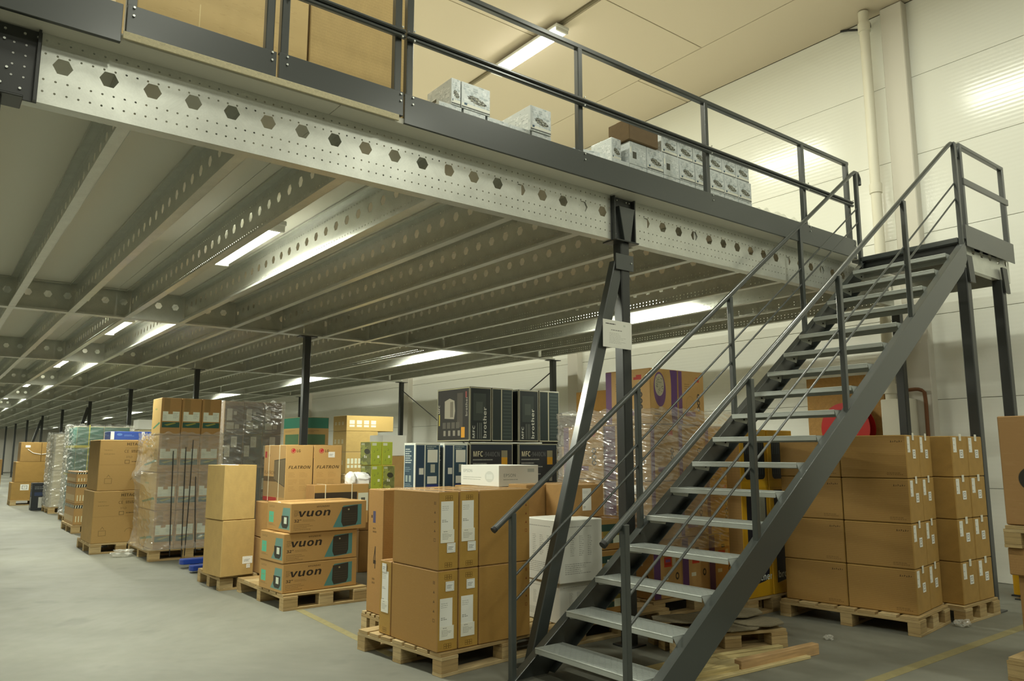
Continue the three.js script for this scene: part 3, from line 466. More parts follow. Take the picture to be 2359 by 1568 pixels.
const pWrapBox = print(384, 640, '#a87d48', (g, w, h) => { grain(g, w, h); g.fillStyle = '#93703f'; g.fillRect(40, 0, 120, 230); g.fillStyle = '#e0e0d8'; g.fillRect(24, 235, 330, 170); g.fillStyle = '#a87d48'; g.fillRect(130, 232, 90, 50); lines(g, 36, 300, 90, 5, 18, '#9a9c96', 5); lines(g, 230, 260, 110, 6, 18, '#9a9c96', 5); g.fillStyle = '#1f4f43'; g.fillRect(20, 425, 345, 95); g.fillStyle = '#8f8a3c'; g.beginPath(); g.moveTo(60, 470); g.lineTo(260, 430); g.lineTo(300, 445); g.lineTo(120, 490); g.fill(); });
const pWrapSide = print(384, 640, '#c39c5e', (g, w, h) => { grain(g, w, h); g.fillStyle = '#3f7a58'; g.beginPath(); g.moveTo(60, 520); g.lineTo(330, 420); g.lineTo(370, 450); g.lineTo(100, 540); g.fill(); g.fillStyle = '#8f8a4a'; g.fillRect(120, 170, 90, 30); });
const pDark = print(384, 512, '#4a4136', (g, w, h) => { g.fillStyle = '#6e5a42'; g.fillRect(0, 0, w, 60); g.fillStyle = '#55493c'; g.fillRect(0, 60, w, 200); g.fillStyle = '#b4b2a6'; g.fillRect(40, 110, 110, 190); g.fillRect(180, 150, 60, 60); g.fillStyle = '#aaa89a'; g.fillRect(40, 330, 150, 110); g.fillRect(210, 360, 90, 70); lines(g, 40, 460, 250, 2, 14, '#c0beb0', 8); });
const pDark2 = print(384, 512, '#34302a', (g, w, h) => { g.fillStyle = '#c8c6b8'; g.fillRect(150, 30, 120, 170); g.fillRect(20, 170, 110, 180); lines(g, 165, 50, 90, 6, 22, '#6a6a62', 6); lines(g, 30, 200, 90, 6, 22, '#6a6a62', 6); lines(g, 20, 400, 300, 4, 20, '#a8a698', 8); });
const pTeal = print(384, 512, '#2f7468', (g, w, h) => { for (let i = 0; i < 60; i++) { g.fillStyle = ['#276055', '#3b8577', '#2b6a60'][i % 3]; g.fillRect(rnd() * w, rnd() * h, 90 * rnd() + 20, 10 + rnd() * 26); } for (let i = 0; i < 26; i++) { g.fillStyle = '#bcd2c6'; g.fillRect(rnd() * w, rnd() * h, 6, 5); } });
const pTealTop = print(384, 512, '#b08a54', (g, w, h) => { g.fillStyle = '#256a58'; g.fillRect(0, 0, w, 190); g.fillStyle = '#4c6a4a'; g.fillRect(40, 300, 300, 180); lines(g, 30, 230, 240, 2, 20, '#7a5c34', 7); });
const pTags = print(512, 512, '#c8a468', (g, w, h) => { grain(g, w, h); for (let i = 0; i < 4; i++) { g.fillStyle = '#eee8d8'; g.fillRect(30 + i * 78, 150, 54, 130); g.fillRect(30 + i * 78, 310, 54, 70); lines(g, 36 + i * 78, 170, 40, 4, 22, '#c2b79c', 4); } });
const pTagsS = print(512, 512, '#c8a468', (g, w, h) => { grain(g, w, h); for (let i = 0; i < 3; i++) { g.fillStyle = '#d8c8a8'; g.fillRect(60 + i * 140, 200, 70, 110); lines(g, 66 + i * 140, 220, 56, 3, 20, '#a08860', 5); } });
const pBlack = print(256, 384, '#22262c', (g, w, h) => { g.fillStyle = '#b8b8b0'; g.fillRect(90, 200, 70, 150); lines(g, 30, 50, 180, 2, 24, '#8a8c8c', 8); g.fillStyle = '#2c3a5c'; g.fillRect(30, 130, 190, 50); });
const pCrate = print(512, 256, '#a98150', (g, w, h) => { grain(g, w, h); g.fillStyle = '#262420'; g.fillRect(0, 10, w, 42); g.fillStyle = '#d8d4c4'; for (let i = 0; i < 9; i++) { g.beginPath(); g.moveTo(20 + i * 56, 14); g.lineTo(44 + i * 56, 14); g.lineTo(30 + i * 56, 50); g.lineTo(12 + i * 56, 50); g.fill(); } for (let i = 0; i < 7; i++) { g.fillStyle = '#d6ccb0'; g.fillRect(36 + i * 66, 150, 22, 74); } });
const pBlueBox = print(512, 256, '#1f459c', (g, w, h) => { g.fillStyle = '#ccd4dc'; g.fillRect(0, 0, 60, h); g.fillStyle = '#4f78c0'; g.beginPath(); g.ellipse(150, 90, 46, 40, 0, 0, 7); g.fill(); lines(g, 230, 100, 200, 2, 30, '#6f90cc', 12); });
const pKyo = print(512, 256, '#a27a44', (g, w, h) => { for (let i = 0; i < 46; i++) { const y = i / 46 * h; g.fillStyle = i % 2 ? 'rgba(110,72,24,0.12)' : 'rgba(214,170,100,0.08)'; g.fillRect(0, y, w, h / 46); } grain(g, w, h, 400); for (let i = 0; i < 6; i++) { g.fillStyle = '#4a3214'; g.beginPath(); g.moveTo(400 + i * 16, 40); g.lineTo(405 + i * 16, 26 + (i % 2) * 5); g.lineTo(411 + i * 16, 40 - (i % 3) * 3); g.fill(); } lines(g, 360, 226, 130, 2, 10, '#6a4c22', 3); });
const pBro = print(256, 1024, '#cf9a12', (g, w, h) => { g.fillStyle = '#14181e'; g.beginPath(); g.roundRect(34, 60, 200, 250, 30); g.fill(); for (let i = 0; i < 9; i++) { g.fillStyle = '#3c4650'; g.fillRect(48 + i * 20, 80, 7, 70); g.fillRect(48 + i * 20, 190, 7, 90); } g.fillStyle = '#e0aa1c'; g.fillRect(0, 320, w, 40); g.fillStyle = '#11162a'; g.beginPath(); g.moveTo(40, 380); g.lineTo(232, 380); g.lineTo(236, 880); g.quadraticCurveTo(230, 930, 190, 936); g.lineTo(40, 960); g.fill(); g.fillStyle = '#b7b4a8'; g.fillRect(120, 400, 100, 330); g.fillStyle = '#8f8c84'; g.fillRect(170, 400, 50, 190); g.fillStyle = '#1b2036'; g.fillRect(96, 690, 60, 22); g.fillStyle = '#a8aab0'; g.fillRect(180, 790, 38, 44); txt(g, 'brother', 48, 930, 58, '#d8dadc'); });
const pEng = print(256, 256, '#c6cbcb', (g, w, h) => { for (let i = 0; i < 90; i++) { g.fillStyle = ['#b4bbbc', '#d4d8d8', '#bcc4c6', '#aab2b4', '#9fa8aa'][i % 5]; g.fillRect(rnd() * w, rnd() * h, 40 * rnd() + 6, 30 * rnd() + 3); }
  for (let i = 0; i < 150; i++) { const a = rnd() * 6.28, q = Math.sqrt(rnd()); g.fillStyle = ['#3a3a30', '#5a5a48', '#23231e', '#77776a', '#8c8c78'][i % 5]; g.fillRect(140 + Math.cos(a) * q * 82 - 9, 145 + Math.sin(a) * q * 34 + Math.cos(a) * q * 14, 10 + rnd() * 14, 3 + rnd() * 7); }
  g.fillStyle = '#6a7072'; g.fillRect(100, 58, 46, 5); g.fillRect(110, 76, 22, 5); g.fillStyle = '#d8d8cc'; g.fillRect(0, 206, w, 26); g.fillStyle = '#3c566a'; g.fillRect(22, 200, 26, 22); g.fillStyle = '#4a4a42'; g.fillRect(0, 236, w, 12); }, { metalness: 0.25, roughness: 0.38 });
const pEngS = print(256, 256, '#c2c8c8', (g, w, h) => { for (let i = 0; i < 60; i++) { g.fillStyle = ['#b4bbbc', '#d4d8d8', '#bcc4c6'][i % 3]; g.fillRect(rnd() * w, rnd() * h, 40 * rnd() + 6, 30 * rnd() + 3); } g.fillStyle = '#4a4a40'; g.fillRect(40, 110, 60, 80); g.fillStyle = '#dcdcd0'; g.fillRect(0, 60, 24, 70); g.fillStyle = '#6a6f70'; for (let i = 0; i < 14; i++) g.fillRect(120 + rnd() * 110, 30 + rnd() * 190, 7, 5); }, { metalness: 0.25, roughness: 0.38 });
const pSign = print(256, 256, '#e4e4da', (g, w, h) => { lines(g, 22, 32, 90, 1, 10, '#3c3c38', 9); lines(g, 26, 34, 80, 1, 10, '#4c4c46', 6); lines(g, 70, 88, 130, 1, 10, '#8a8a82', 8); lines(g, 54, 120, 150, 8, 13, '#b8b8ae', 4); g.fillStyle = '#c9cec0'; g.fillRect(180, 30, 18, 18); });
const pNote = print(256, 256, '#dedad0', (g) => { txt(g, 'O67', 44, 180, 110, '#3c3a34', { font: 'serif' }); });
const pBig = print(512, 512, '#c2a273', (g, w, h) => { grain(g, w, h); g.fillStyle = 'rgba(120,80,30,0.5)'; g.save(); g.translate(130, 150); g.rotate(-1.0); g.fillRect(0, 0, 170, 3); g.fillRect(0, 22, 170, 3); lines(g, 0, 8, 170, 1, 8, '#8a6a3a', 8); g.restore(); g.fillStyle = 'rgba(240,225,180,0.5)'; g.fillRect(170, 250, 3, 262); });
const pG = print(256, 384, '#a57b50', (g, w, h) => { grain(g, w, h, 500); txt(g, 'C', 14, 275, 150, '#26221c'); });
const pSam = print(512, 128, '#b98f58', (g, w, h) => { g.fillStyle = '#3b3026'; g.fillRect(0, 24, w - 110, 70); for (let i = 0; i < 11; i++) { g.fillStyle = '#a07c50'; g.fillRect(36 + i * 25, 52 + (i % 3) * 6, 14, 30 - (i % 3) * 6); } g.fillStyle = '#dcd8cc'; g.fillRect(w - 100, 28, 100, 60); g.fillStyle = '#5a5a54'; g.fillRect(w - 70, 44, 40, 24); });
const pBag = print(512, 256, '#ecebe6', (g, w, h) => { g.save(); g.transform(1, 0, -0.25, 1, 30, 0); for (let i = 0; i < 9; i++) { g.fillStyle = i > 6 ? '#2c2560' : '#30303a'; g.fillRect(40 + i * 46, 70 + (i % 2) * 14, 34, 110 - (i % 3) * 22); } g.restore(); }, { roughness: 0.35 });
const pFour = print(384, 512, '#a87a46', (g, w, h) => { grain(g, w, h); g.fillStyle = '#4a4468'; g.fillRect(120, 90, 70, 50); g.fillStyle = '#5a3c1c'; g.fillRect(70, 108, 40, 12); lines(g, 120, 160, 110, 2, 14, '#6a4a24', 7); txt(g, '4', 150, 330, 130, '#33210e'); lines(g, 130, 370, 90, 2, 16, '#6a4a24', 8); });
const pWhitePrint = print(384, 512, '#d2d2c8', (g, w, h) => { lines(g, 30, 50, 300, 1, 12, '#8a8a82', 6); for (let k = 0; k < 3; k++) lines(g, 90 + k * 80, 130, 46, 11, 16, '#9a9a92', 6); lines(g, 40, 360, 240, 6, 16, '#8c8c84', 5); });
const pGreenBand = print(384, 384, '#a87c44', (g, w, h) => { g.fillStyle = '#1f4038'; g.fillRect(0, 60, w, 90); g.fillStyle = '#8a7a3a'; g.fillRect(20, 150, 200, 60); g.fillStyle = '#1f4038'; g.fillRect(0, 240, w, 70); g.fillStyle = '#d8d8ce'; g.fillRect(140, 210, 110, 100); });
const pAN = print(256, 256, '#1e1e1e', (g, w, h) => { g.fillStyle = '#c8c8bc'; g.fillRect(0, 0, w, 14); txt(g, 'AN', 90, 150, 90, '#dcdcd6'); });

const group = (s) => ({ group: s });
// ---- pallet of tall television cartons by the foot of the stairs
pallet('pale wooden pallet carrying the tall television cartons beside the stair foot', 2.775, -4.333, 0.10, 1.2, 1.0, 0.144, 0, 0);
{ const G = 'tall television cartons by the stair foot', yaw = 0.03, L = [['front', 0.42, 0.62, 0.1, 0.26, pSheet], ['front', 0.44, 0.43, 0.11, 0.085, pAddr], ['front', 0.62, 0.28, 0.068, 0.062, pNum]], L2 = [['front', 0.42, 0.40, 0.1, 0.26, pSheet], ['front', 0.46, 0.23, 0.11, 0.085, pAddr], ['front', 0.58, 0.80, 0.068, 0.062, pNum]];
  const c = Math.cos(yaw), s = Math.sin(yaw), at = (u, v, y) => [2.762 + u * c + v * s, y, -4.375 - u * s + v * c];
  const E = (n, o) => ({ yaw, jit: 0, group: G, ...o });
  for (const [k, y, h, nm] of [[0, B, 0.512, 'lower'], [1, B + 0.513, 0.512, 'upper']]) {
    const lb = k ? L : L2;
    carton(`flat television carton at the outer corner, ${nm} tier, white sheets on its narrow end`, at(0, 0, y), [0.168, h, 0.585], E(0, { faces: { left: pTvSide, front: pTvEnd }, labels: lb }));
    carton(`flat television carton between two others, ${nm} tier, white sheets on its narrow end`, at(0.171, 0, y), [0.166, h, 0.585], E(0, { faces: { front: pTvEnd }, labels: lb }));
    for (let j = 0; j < 3; j++) carton(`flat television carton with its broad face towards the stairs, ${nm} tier, ${['front', 'middle', 'last'][j]} of three`, at(0.341, -j * 0.196, y), [0.46, h, 0.193], E(0, { faces: j ? {} : { front: pTvFront } }));
  }
  carton('short television carton behind the lower tier, labelled end towards the aisle', at(0, -0.59, B), [0.6, 0.512, 0.165], E(0, { faces: { left: pTvEnd }, labels: [['left', 0.5, 0.62, 0.09, 0.24, pSheet], ['left', 0.5, 0.38, 0.1, 0.085, pAddr], ['left', 0.42, 0.9, 0.06, 0.06, pNum]] })); }
// ---- carton with blue mark behind it
pallet('wooden pallet half hidden behind the tall television cartons', 3.0, -5.52, 0, 0.85, 0.4, 0.144, 0, 1);
carton('brown carton with a small blue mark and a large figure four, behind the television cartons', [3.013, B, -5.6], [0.8, 0.985, 0.27], { faces: { left: pFour }, mat: kraft(0xa87a46) });
// ---- long flat cartons with lettering
pallet('wooden pallet under the three long cartons with black lettering', 2.741, -6.955, 0, 0.84, 1.28, 0.144, 0, 2);
{ const G = 'long cartons with black vuon lettering'; const f = { front: pVuonF, left: pVuonL };
  [['bottom', 2.742, -7.0, B, 0.766, 0.265], ['middle', 2.738, -7.0, B + 0.266, 0.764, 0.272], ['top', 2.79, -6.985, B + 0.539, 0.80, 0.275]].forEach(([n, x, z, y, w, h]) => carton(`long carton printed with a black television and bold lettering, ${n} one of three stacked`, [x, y, z], [w, h, 0.54], { faces: f, group: G, jit: 0, yaw: 0.05 })); }
// cartons behind them, monitors on top
for (const [k, y] of [[0, B], [1, B + 0.38]]) carton(`plain carton supporting the monitor boxes, ${['lower', 'upper'][k]} of two`, [2.99, y, -7.85], [0.72, 0.378, 0.66], { mat: kraft(KR[0]), labels: k ? [['left', 0.8, 0.3, 0.05, 0.05, pStick]] : [] });
{ const G = 'monitor cartons with a round red mark';
  carton('monitor carton with round red mark, white strap and a printed screen on its side', [3.06, B + 0.762, -7.86], [0.307, 0.602, 0.64], { faces: { front: pLgF, left: pLgL }, group: G, straps: [['left', 0.25, M.strapWhite, 0.012], ['left', 0.72, M.strapWhite, 0.012]] });
  carton('monitor carton with round red mark and a white sticker beside it', [3.372, B + 0.762, -7.86], [0.328, 0.602, 0.64], { faces: { front: pLgF, left: pLgL }, group: G, labels: [['front', 0.62, 0.83, 0.075, 0.06, pNum]] }); }
carton('low carton with a dark printed strip and white straps before the monitor cartons', [3.285, B + 0.53, -7.62], [0.63, 0.42, 0.22], { faces: { front: pSam }, jit: 0, straps: [['front', 0.2, M.strapWhite, 0.01], ['front', 0.68, M.strapWhite, 0.01]] });
carton('brown carton under the one with the dark printed strip', [3.22, B, -7.64], [0.34, 0.528, 0.2], { mat: kraft(KR[3]) });
// ---- two plain cartons at the aisle
pallet('low dark pallet under the two plain cartons at the aisle', 2.6, -8.36, 0, 0.5, 0.8, 0.144, 0, 3);
carton('plain brown carton standing on another at the aisle, upper of the pair', [2.575, B + 0.577, -8.30], [0.36, 0.576, 0.44], { mat: kraft(0xc4a068), jit: 0, yaw: 0.12 });
carton('plain brown carton at the aisle with a white front label, lower of the pair', [2.58, B, -8.29], [0.362, 0.575, 0.45], { mat: kraft(0xbf9a63), jit: 0, yaw: 0.12, labels: [['front', 0.80, 0.27, 0.11, 0.075, pNum], ['front', 0.83, 0.16, 0.04, 0.04, pStick]] });
// ---- blue hand truck tips
{ const t = thing('hand_pallet_truck', 'blue fork tips of a hand pallet truck lying behind the two plain cartons', 'pallet truck', [2.72, 0, -10.05]);
  const s = new THREE.Shape(); s.moveTo(0, -0.07); s.lineTo(0.9, -0.085); s.lineTo(0.9, 0.085); s.lineTo(0, 0.07); s.quadraticCurveTo(-0.05, 0, 0, -0.07);
  for (const [z, y] of [[0.22, 0.03], [-0.22, 0.055]]) part('fork', new THREE.ExtrudeGeometry(s, { depth: 0.05, bevelEnabled: true, bevelSize: 0.006, bevelThickness: 0.006, bevelSegments: 1 }).rotateX(-Math.PI / 2), M.blue, t, [0, y, z]);
  for (const z of [0.22, -0.22]) part('load_wheel', new THREE.CylinderGeometry(0.04, 0.04, 0.1, 16).rotateX(Math.PI / 2), M.black, t, [0.15, 0.041, z]);
  part('cross_piece', mbox(0.12, 0.09, 0.6, 0.01), M.blue, t, [0.9, 0.1, 0]); }
// ---- tall film-wrapped stack
pallet('wooden pallet under the tall film-wrapped stack with white labels', 2.52, -11.12, 0, 1.0, 1.28, 0.144, 0, 1);
{ const G = 'cartons with a dark green band in the tall wrapped stack', f = { front: pWrapBox, left: pWrapSide, right: pWrapSide };
  for (let k = 0; k < 4; k++) for (let j = 0; j < 3; j++) carton(`carton with green band and white label, ${['lowest', 'second', 'third', 'top'][k]} tier of the wrapped stack, ${['aisle corner', 'middle', 'inner corner'][j]}`, [2.565 + j * 0.268, B + k * 0.508, -11.16 - (k === 3 ? 0 : 0.005 * k)], [0.266, 0.506, k === 3 ? 0.5 : 0.95], { faces: f, group: G, jit: 0, tape: false });
  film('clear crinkled stretch film hanging loose round the lower tiers of the tall stack', [2.535, 0.15, -11.13], [0.86, 1.55, 1.05], { amp: 0.012, skirt: 0.05, bulge: (v, nx, nz, px, pz) => nx < 0 && v > 0.45 ? 0.16 * Math.exp(-((v - 0.62) ** 2) / 0.012) * (0.5 + 0.5 * Math.cos((pz + 0.45) * 4)) : 0 });
  for (const [x, y0, y1, dx, nm] of [[2.74, 0.03, 1.45, 0.03, 'first'], [2.90, 0.0, 1.5, 0.02, 'second'], [2.99, 0.02, 1.6, -0.03, 'third'], [3.05, 0.05, 1.1, 0.05, 'fourth']]) { const m = part('plastic_strap', tube([[x, y1, -11.095], [x + dx * 0.4, (y0 + y1) / 2, -11.085], [x + dx, y0 + 0.03, -11.08]], 0.006, 16, 6), M.strapBlack, scene); m.userData = { label: `black plastic strap hanging down the front of the tall wrapped stack, ${nm} from the aisle`, category: 'strap', group: 'black straps on the tall wrapped stack' }; } }
// ---- stack of dark wrapped cartons behind
pallet('wooden pallet under the dark wrapped cartons', 3.78, -12.4, 0, 1.0, 0.9, 0.144, 0, 0);
{ const G = 'dark cartons with pale labels in the wrapped block';
  for (let k = 0; k < 4; k++) for (let j = 0; j < 3; j++) carton(`dark carton with pale labels, ${['lowest', 'second', 'third', 'top'][k]} tier, ${['aisle side', 'middle', 'inner side'][j]} column`, [3.80 + j * 0.312, B + k * 0.525, -12.42], [0.31, 0.523, 0.6], { faces: { front: k > 2 ? pDark : pDark2 }, mat: kraft(0x8a6a48), group: G, jit: 0, tape: false });
  film('thin clear film round the block of dark cartons', [3.78, 0.2, -12.40], [0.985, 2.06, 0.66], { amp: 0.006 }); }
// ---- cartons with brand lettering down the aisle
pallet('wooden pallet under the pair of large lettered cartons', 2.03, -12.38, 0, 0.8, 1.15, 0.144, 0, 3);
{ const G = 'large cartons with lettering and certification marks';
  for (let k = 0; k < 2; k++) carton(`large carton with printed certification marks, ${['lower', 'upper'][k]} of the pair on the aisle pallet`, [2.03 + k * 0.03, B + k * 0.735, -12.4 + k * -0.01], [0.72, 0.733, 0.86], { faces: { front: pHit, left: kraft(0xa98450) }, mat: kraft(0xb38c58), group: G, jit: 0 });
  carton('flat bright blue box lying on the large lettered cartons', [2.22, B + 1.471, -12.62], [0.42, 0.125, 0.5], { name: 'blue_box', faces: { front: pBlueBox, left: pBlueBox }, mat: M.blue, tape: false, c: 0.003 });
  carton('second flat blue box lying beside the first on the lettered cartons', [2.645, B + 1.471, -12.62], [0.36, 0.125, 0.5], { name: 'blue_box', faces: { front: pBlueBox }, mat: M.blue, tape: false, c: 0.003 }); }
// ---- low stack with black bands
pallet('wooden pallet under the low stack with black banding', 2.26, -15.75, 0, 0.8, 1.25, 0.144, 0, 1);
{ const G = 'banded cartons in the low stack';
  for (let k = 0; k < 3; k++) for (let j = 0; j < 2; j++) carton(`carton with black and white banding, ${['bottom', 'middle', 'top'][k]} row of the low stack, ${['aisle', 'inner'][j]} half`, [2.28 + j * 0.37, B + k * 0.37, -15.78], [0.368, k === 2 ? 0.2 : 0.368, 1.1], { faces: { front: pCrate, left: pCrate }, group: G, jit: 0 });
  film('bunched clear film at the foot of the low stack', [2.5, 0.0, -15.6], [0.22, 0.5, 0.12], { amp: 0.03, skirt: 0.08, mat: M.filmMilky, rows: 14 }); }
// ---- teal block with yellow straps
pallet('wooden pallet under the teal block with yellow straps', 2.5, -18.05, 0, 1.1, 1.3, 0.144, 0, 2);
{ const G = 'teal printed cartons in the strapped block';
  for (let k = 0; k < 4; k++) for (let j = 0; j < 2; j++) carton(`teal printed carton, ${['lowest', 'second', 'third', 'top'][k]} tier of the yellow-strapped block, ${['aisle', 'inner'][j]} column`, [2.56 + j * 0.5, B + k * 0.455, -18.1], [0.498, 0.453, 1.1], { faces: { front: pTeal, left: pTeal }, mat: kraft(0xa89a70), group: G, jit: 0, tape: false });
  for (const [n, y] of [['lower', 0.98], ['upper', 1.55]]) { const m = part('yellow_strap', merge([moved(mbox(1.06, 0.05, 0.004, 0.001), 3.06, y, -18.045), moved(mbox(0.004, 0.05, 1.2, 0.001), 2.525, y, -18.64)]), M.strapYellow, scene); m.userData = { label: `broad yellow strap round the teal block, ${n} of two`, category: 'strap' }; }
  { const m = part('yellow_strap', mbox(0.02, 1.85, 0.004, 0.001), M.strapYellow, scene, [2.78, 1.07, -18.043]); m.userData = { label: 'narrow yellow strap running down the front of the teal block', category: 'strap' }; }
  film('clear film hanging in folds round the teal strapped block', [2.51, 0.15, -18.03], [1.1, 1.86, 1.22], { amp: 0.02, skirt: 0.03, mat: M.filmMilky }); }
// ---- pale wrapped stack, black box, far cartons
pallet('wooden pallet under the narrow milky wrapped stack', 2.52, -21.15, 0, 0.7, 1.2, 0.144, 0, 0);
for (let k = 0; k < 4; k++) carton(`pale carton in the narrow milky wrapped stack, ${['lowest', 'second', 'third', 'top'][k]} of four`, [2.57, B + k * 0.43, -21.2], [0.6, 0.428, 1.0], { mat: kraft(0xc4b298), jit: 0 });
film('milky film wound tightly round the narrow far stack', [2.53, 0.15, -21.16], [0.68, 1.76, 1.1], { amp: 0.02, mat: M.filmMilky });
carton('black printed box with a white label standing on the floor by the milky stack', [2.31, 0, -22.55], [0.42, 0.675, 0.36], { faces: { front: pBlack, left: pBlack }, mat: M.black, tape: false });
pallet('dark pallet under the far stack of brown cartons', 2.06, -24.9, 0, 1.1, 0.8, 0.144, 0, 3);
carton('wide plain carton in the middle of the far brown stack', [2.12, B + 0.475, -24.95], [1.0, 0.555, 0.7], { mat: kraft(0xab8246) });
carton('square carton at the bottom of the far brown stack, aisle side', [2.06, B, -24.95], [0.62, 0.473, 0.7], { mat: kraft(0xa98248), labels: [['front', 0.5, 0.72, 0.2, 0.16, pStick]] });
carton('carton at the bottom of the far brown stack, inner side', [2.69, B, -24.95], [0.42, 0.473, 0.7], { mat: kraft(0x9f7a44) });
for (let j = 0; j < 2; j++) { const t = carton(`carton with curved white tape marks on top of the far stack, ${['aisle side', 'inner side'][j]}`, [2.20 + j * 0.5, B + 1.032, -24.95], [0.495, 0.535, 0.7], { mat: kraft(0xa37c46), jit: 0 });
  part('tape_mark', tube(j ? [[-0.24, 0.2, 0.352], [-0.05, 0.24, 0.352], [0.06, 0.34, 0.352]] : [[-0.08, 0.34, 0.352], [0.05, 0.24, 0.352], [0.24, 0.2, 0.352]], 0.008, 16, 6), M.paper, t); part('tape_mark', mbox(0.12, 0.06, 0.002, 0.0005), M.paper, t, [j ? 0.08 : -0.08, 0.42, 0.351]); }
carton('plain carton at the end of the far row, half in view', [1.5, 0.0, -28.4], [0.56, 0.62, 0.6], { mat: kraft(0xb08a58) });
carton('plain carton stacked on the half seen one at the end of the far row', [1.52, 0.622, -28.42], [0.54, 0.60, 0.58], { mat: kraft(0xaf8552) });
carton('white carton standing far down the aisle on top of others', [1.75, 1.0, -33], [0.5, 0.55, 0.6], { mat: M.paper }); carton('dark carton far down the aisle under the white one', [1.75, 0.0, -33], [0.55, 0.998, 0.6], { mat: M.black });
pallet('pallet under the light carton block beyond the blue boxes', 4.3, -21.0, 0, 1.2, 0.8, 0.144, 0, 2);
for (let k = 0; k < 3; k++) carton(`light carton in the block seen beyond the blue boxes, ${['bottom', 'middle', 'top'][k]} one`, [4.35, B + k * 0.62, -21.05], [1.0, 0.618, 0.7], { mat: kraft(0xcdbb98) });
carton('white carton on the light block beyond the blue boxes', [4.32, B + 1.862, -21.05], [0.62, 0.25, 0.6], { mat: M.paper, tape: false });
for (let k = 0; k < 3; k++) carton(`tan carton of the stack behind the thin dark post, ${['bottom', 'middle', 'top'][k]} one`, [5.4, k * 0.66, -21.4], [0.9, 0.658, 0.7], { mat: kraft(0xb79a66) });
// ---- middle: tagged stack, teal topped stack, lime boxes
pallet('pallet under the base of the tagged carton stack', 6.42, -13.55, 0, 1.2, 0.8, 0.144, 0, 0);
carton('broad brown carton beneath the raised pallet of tagged cartons', [6.5, B, -13.6], [1.05, 0.76, 0.7], { mat: kraft(0xb58a55) });
pallet('raised pallet holding the cartons with rows of white tags', 6.42, -13.55, 0, 1.2, 0.8, 0.12, B + 0.762, 1);
carton('pale carton with a double row of white tags on the raised pallet, lower', [6.47, B + 0.883, -13.6], [0.52, 0.41, 0.6], { mat: kraft(0xc39d62), faces: { front: pTags, left: pTagsS } });
carton('plain pale carton on the raised pallet between the tagged ones', [6.47, B + 1.294, -13.6], [0.68, 0.40, 0.6], { mat: kraft(0xc8a468), faces: { left: pTagsS } });
carton('pale carton with a double row of white tags, topmost on the raised pallet', [6.47, B + 1.695, -13.6], [1.02, 0.30, 0.6], { mat: kraft(0xc8a468), faces: { front: pTags, left: pTagsS } });
for (let k = 0; k < 4; k++) carton(`carton with a green top panel beside the post, ${['bottom', 'second', 'third', 'top'][k]} of the stack`, [4.62, B + k * 0.458, -11.3], [0.46, 0.456, 0.7], { mat: kraft(0xb28550), faces: { front: pTealTop, left: pTealTop } });
pallet('pallet under the stack with green top panels', 4.58, -11.25, 0, 0.52, 0.8, 0.144, 0, 2);
for (let k = 0; k < 2; k++) carton(`plain carton under the lime boxes, ${['lower', 'upper'][k]} one`, [4.3, k * 0.49, -8.6], [0.85, 0.488, 0.6], { mat: kraft(KR[k]) });
{ const G = 'lime green boxes'; const lf = { front: pLimeF, left: pLimeP };
  carton('lime green box with a dark picture side, lower row towards the aisle', [4.47, 0.98, -8.65], [0.155, 0.29, 0.3], { name: 'lime_box', faces: lf, mat: M.strapYellow, group: G, tape: false, jit: 0, c: 0.003 });
  carton('lime green box with the picture facing the hall, lower row inner end', [4.63, 0.98, -8.65], [0.17, 0.285, 0.3], { name: 'lime_box', faces: { front: pLimeP }, mat: M.strapYellow, group: G, tape: false, jit: 0, c: 0.003 });
  carton('lime green box with a dark picture side, upper row towards the aisle', [4.46, 1.272, -8.65], [0.15, 0.29, 0.3], { name: 'lime_box', faces: lf, mat: M.strapYellow, group: G, tape: false, jit: 0, c: 0.003 });
  carton('lime green box in the upper row, inner end, small labels', [4.612, 1.272, -8.65], [0.15, 0.29, 0.3], { name: 'lime_box', faces: lf, mat: M.strapYellow, group: G, tape: false, jit: 0, c: 0.003 }); }
// white bags on the low carton
{ const bag = (label, x, y, z, sx, sy, sz, mat, ph) => { const g = new THREE.SphereGeometry(1, 40, 24), p = g.attributes.position; for (let i = 0; i < p.count; i++) { const X = p.getX(i), Y = p.getY(i), Z = p.getZ(i), k = 1 + 0.10 * noise(X * 2 + ph, Y * 2, Z * 2) + 0.05 * noise(X * 6, Y * 6 + ph, Z * 6); const f = Math.pow(Math.abs(X), 0.7) * Math.sign(X); p.setXYZ(i, f * k * sx, Math.max(-0.55, Y * k) * sy, Z * k * sz); } g.computeVertexNormals(); const m = part('plastic_bag', g, mat, scene, [x, y, z]); m.userData = { label, category: 'bag' }; return m; };
  bag('white plastic bag with dark blue lettering lying on the low strapped carton', 3.85, B + 0.985, -7.76, 0.135, 0.085, 0.1, M.plasticWhite, 1);
  bag('crumpled white plastic bag beside the lettered one on the strapped carton', 3.73, B + 0.99, -7.70, 0.055, 0.085, 0.07, M.plasticWhite, 5);
  bag('crumpled white plastic on the cartons under the wrapped purple stack', 4.98, 1.10, -4.66, 0.06, 0.05, 0.06, M.plasticWhite, 8);
  bag('pale plastic bag draped on the wrapped purple cartons beside the black box', 6.16, 1.57, -6.86, 0.10, 0.10, 0.09, M.filmMilky, 11); }
part('bag_print', mbox(0.16, 0.04, 0.002, 0.0005), pBag, scene.getObjectByName('plastic_bag'), [0.0, -0.02, 0.103], [-0.1, 0, 0]);
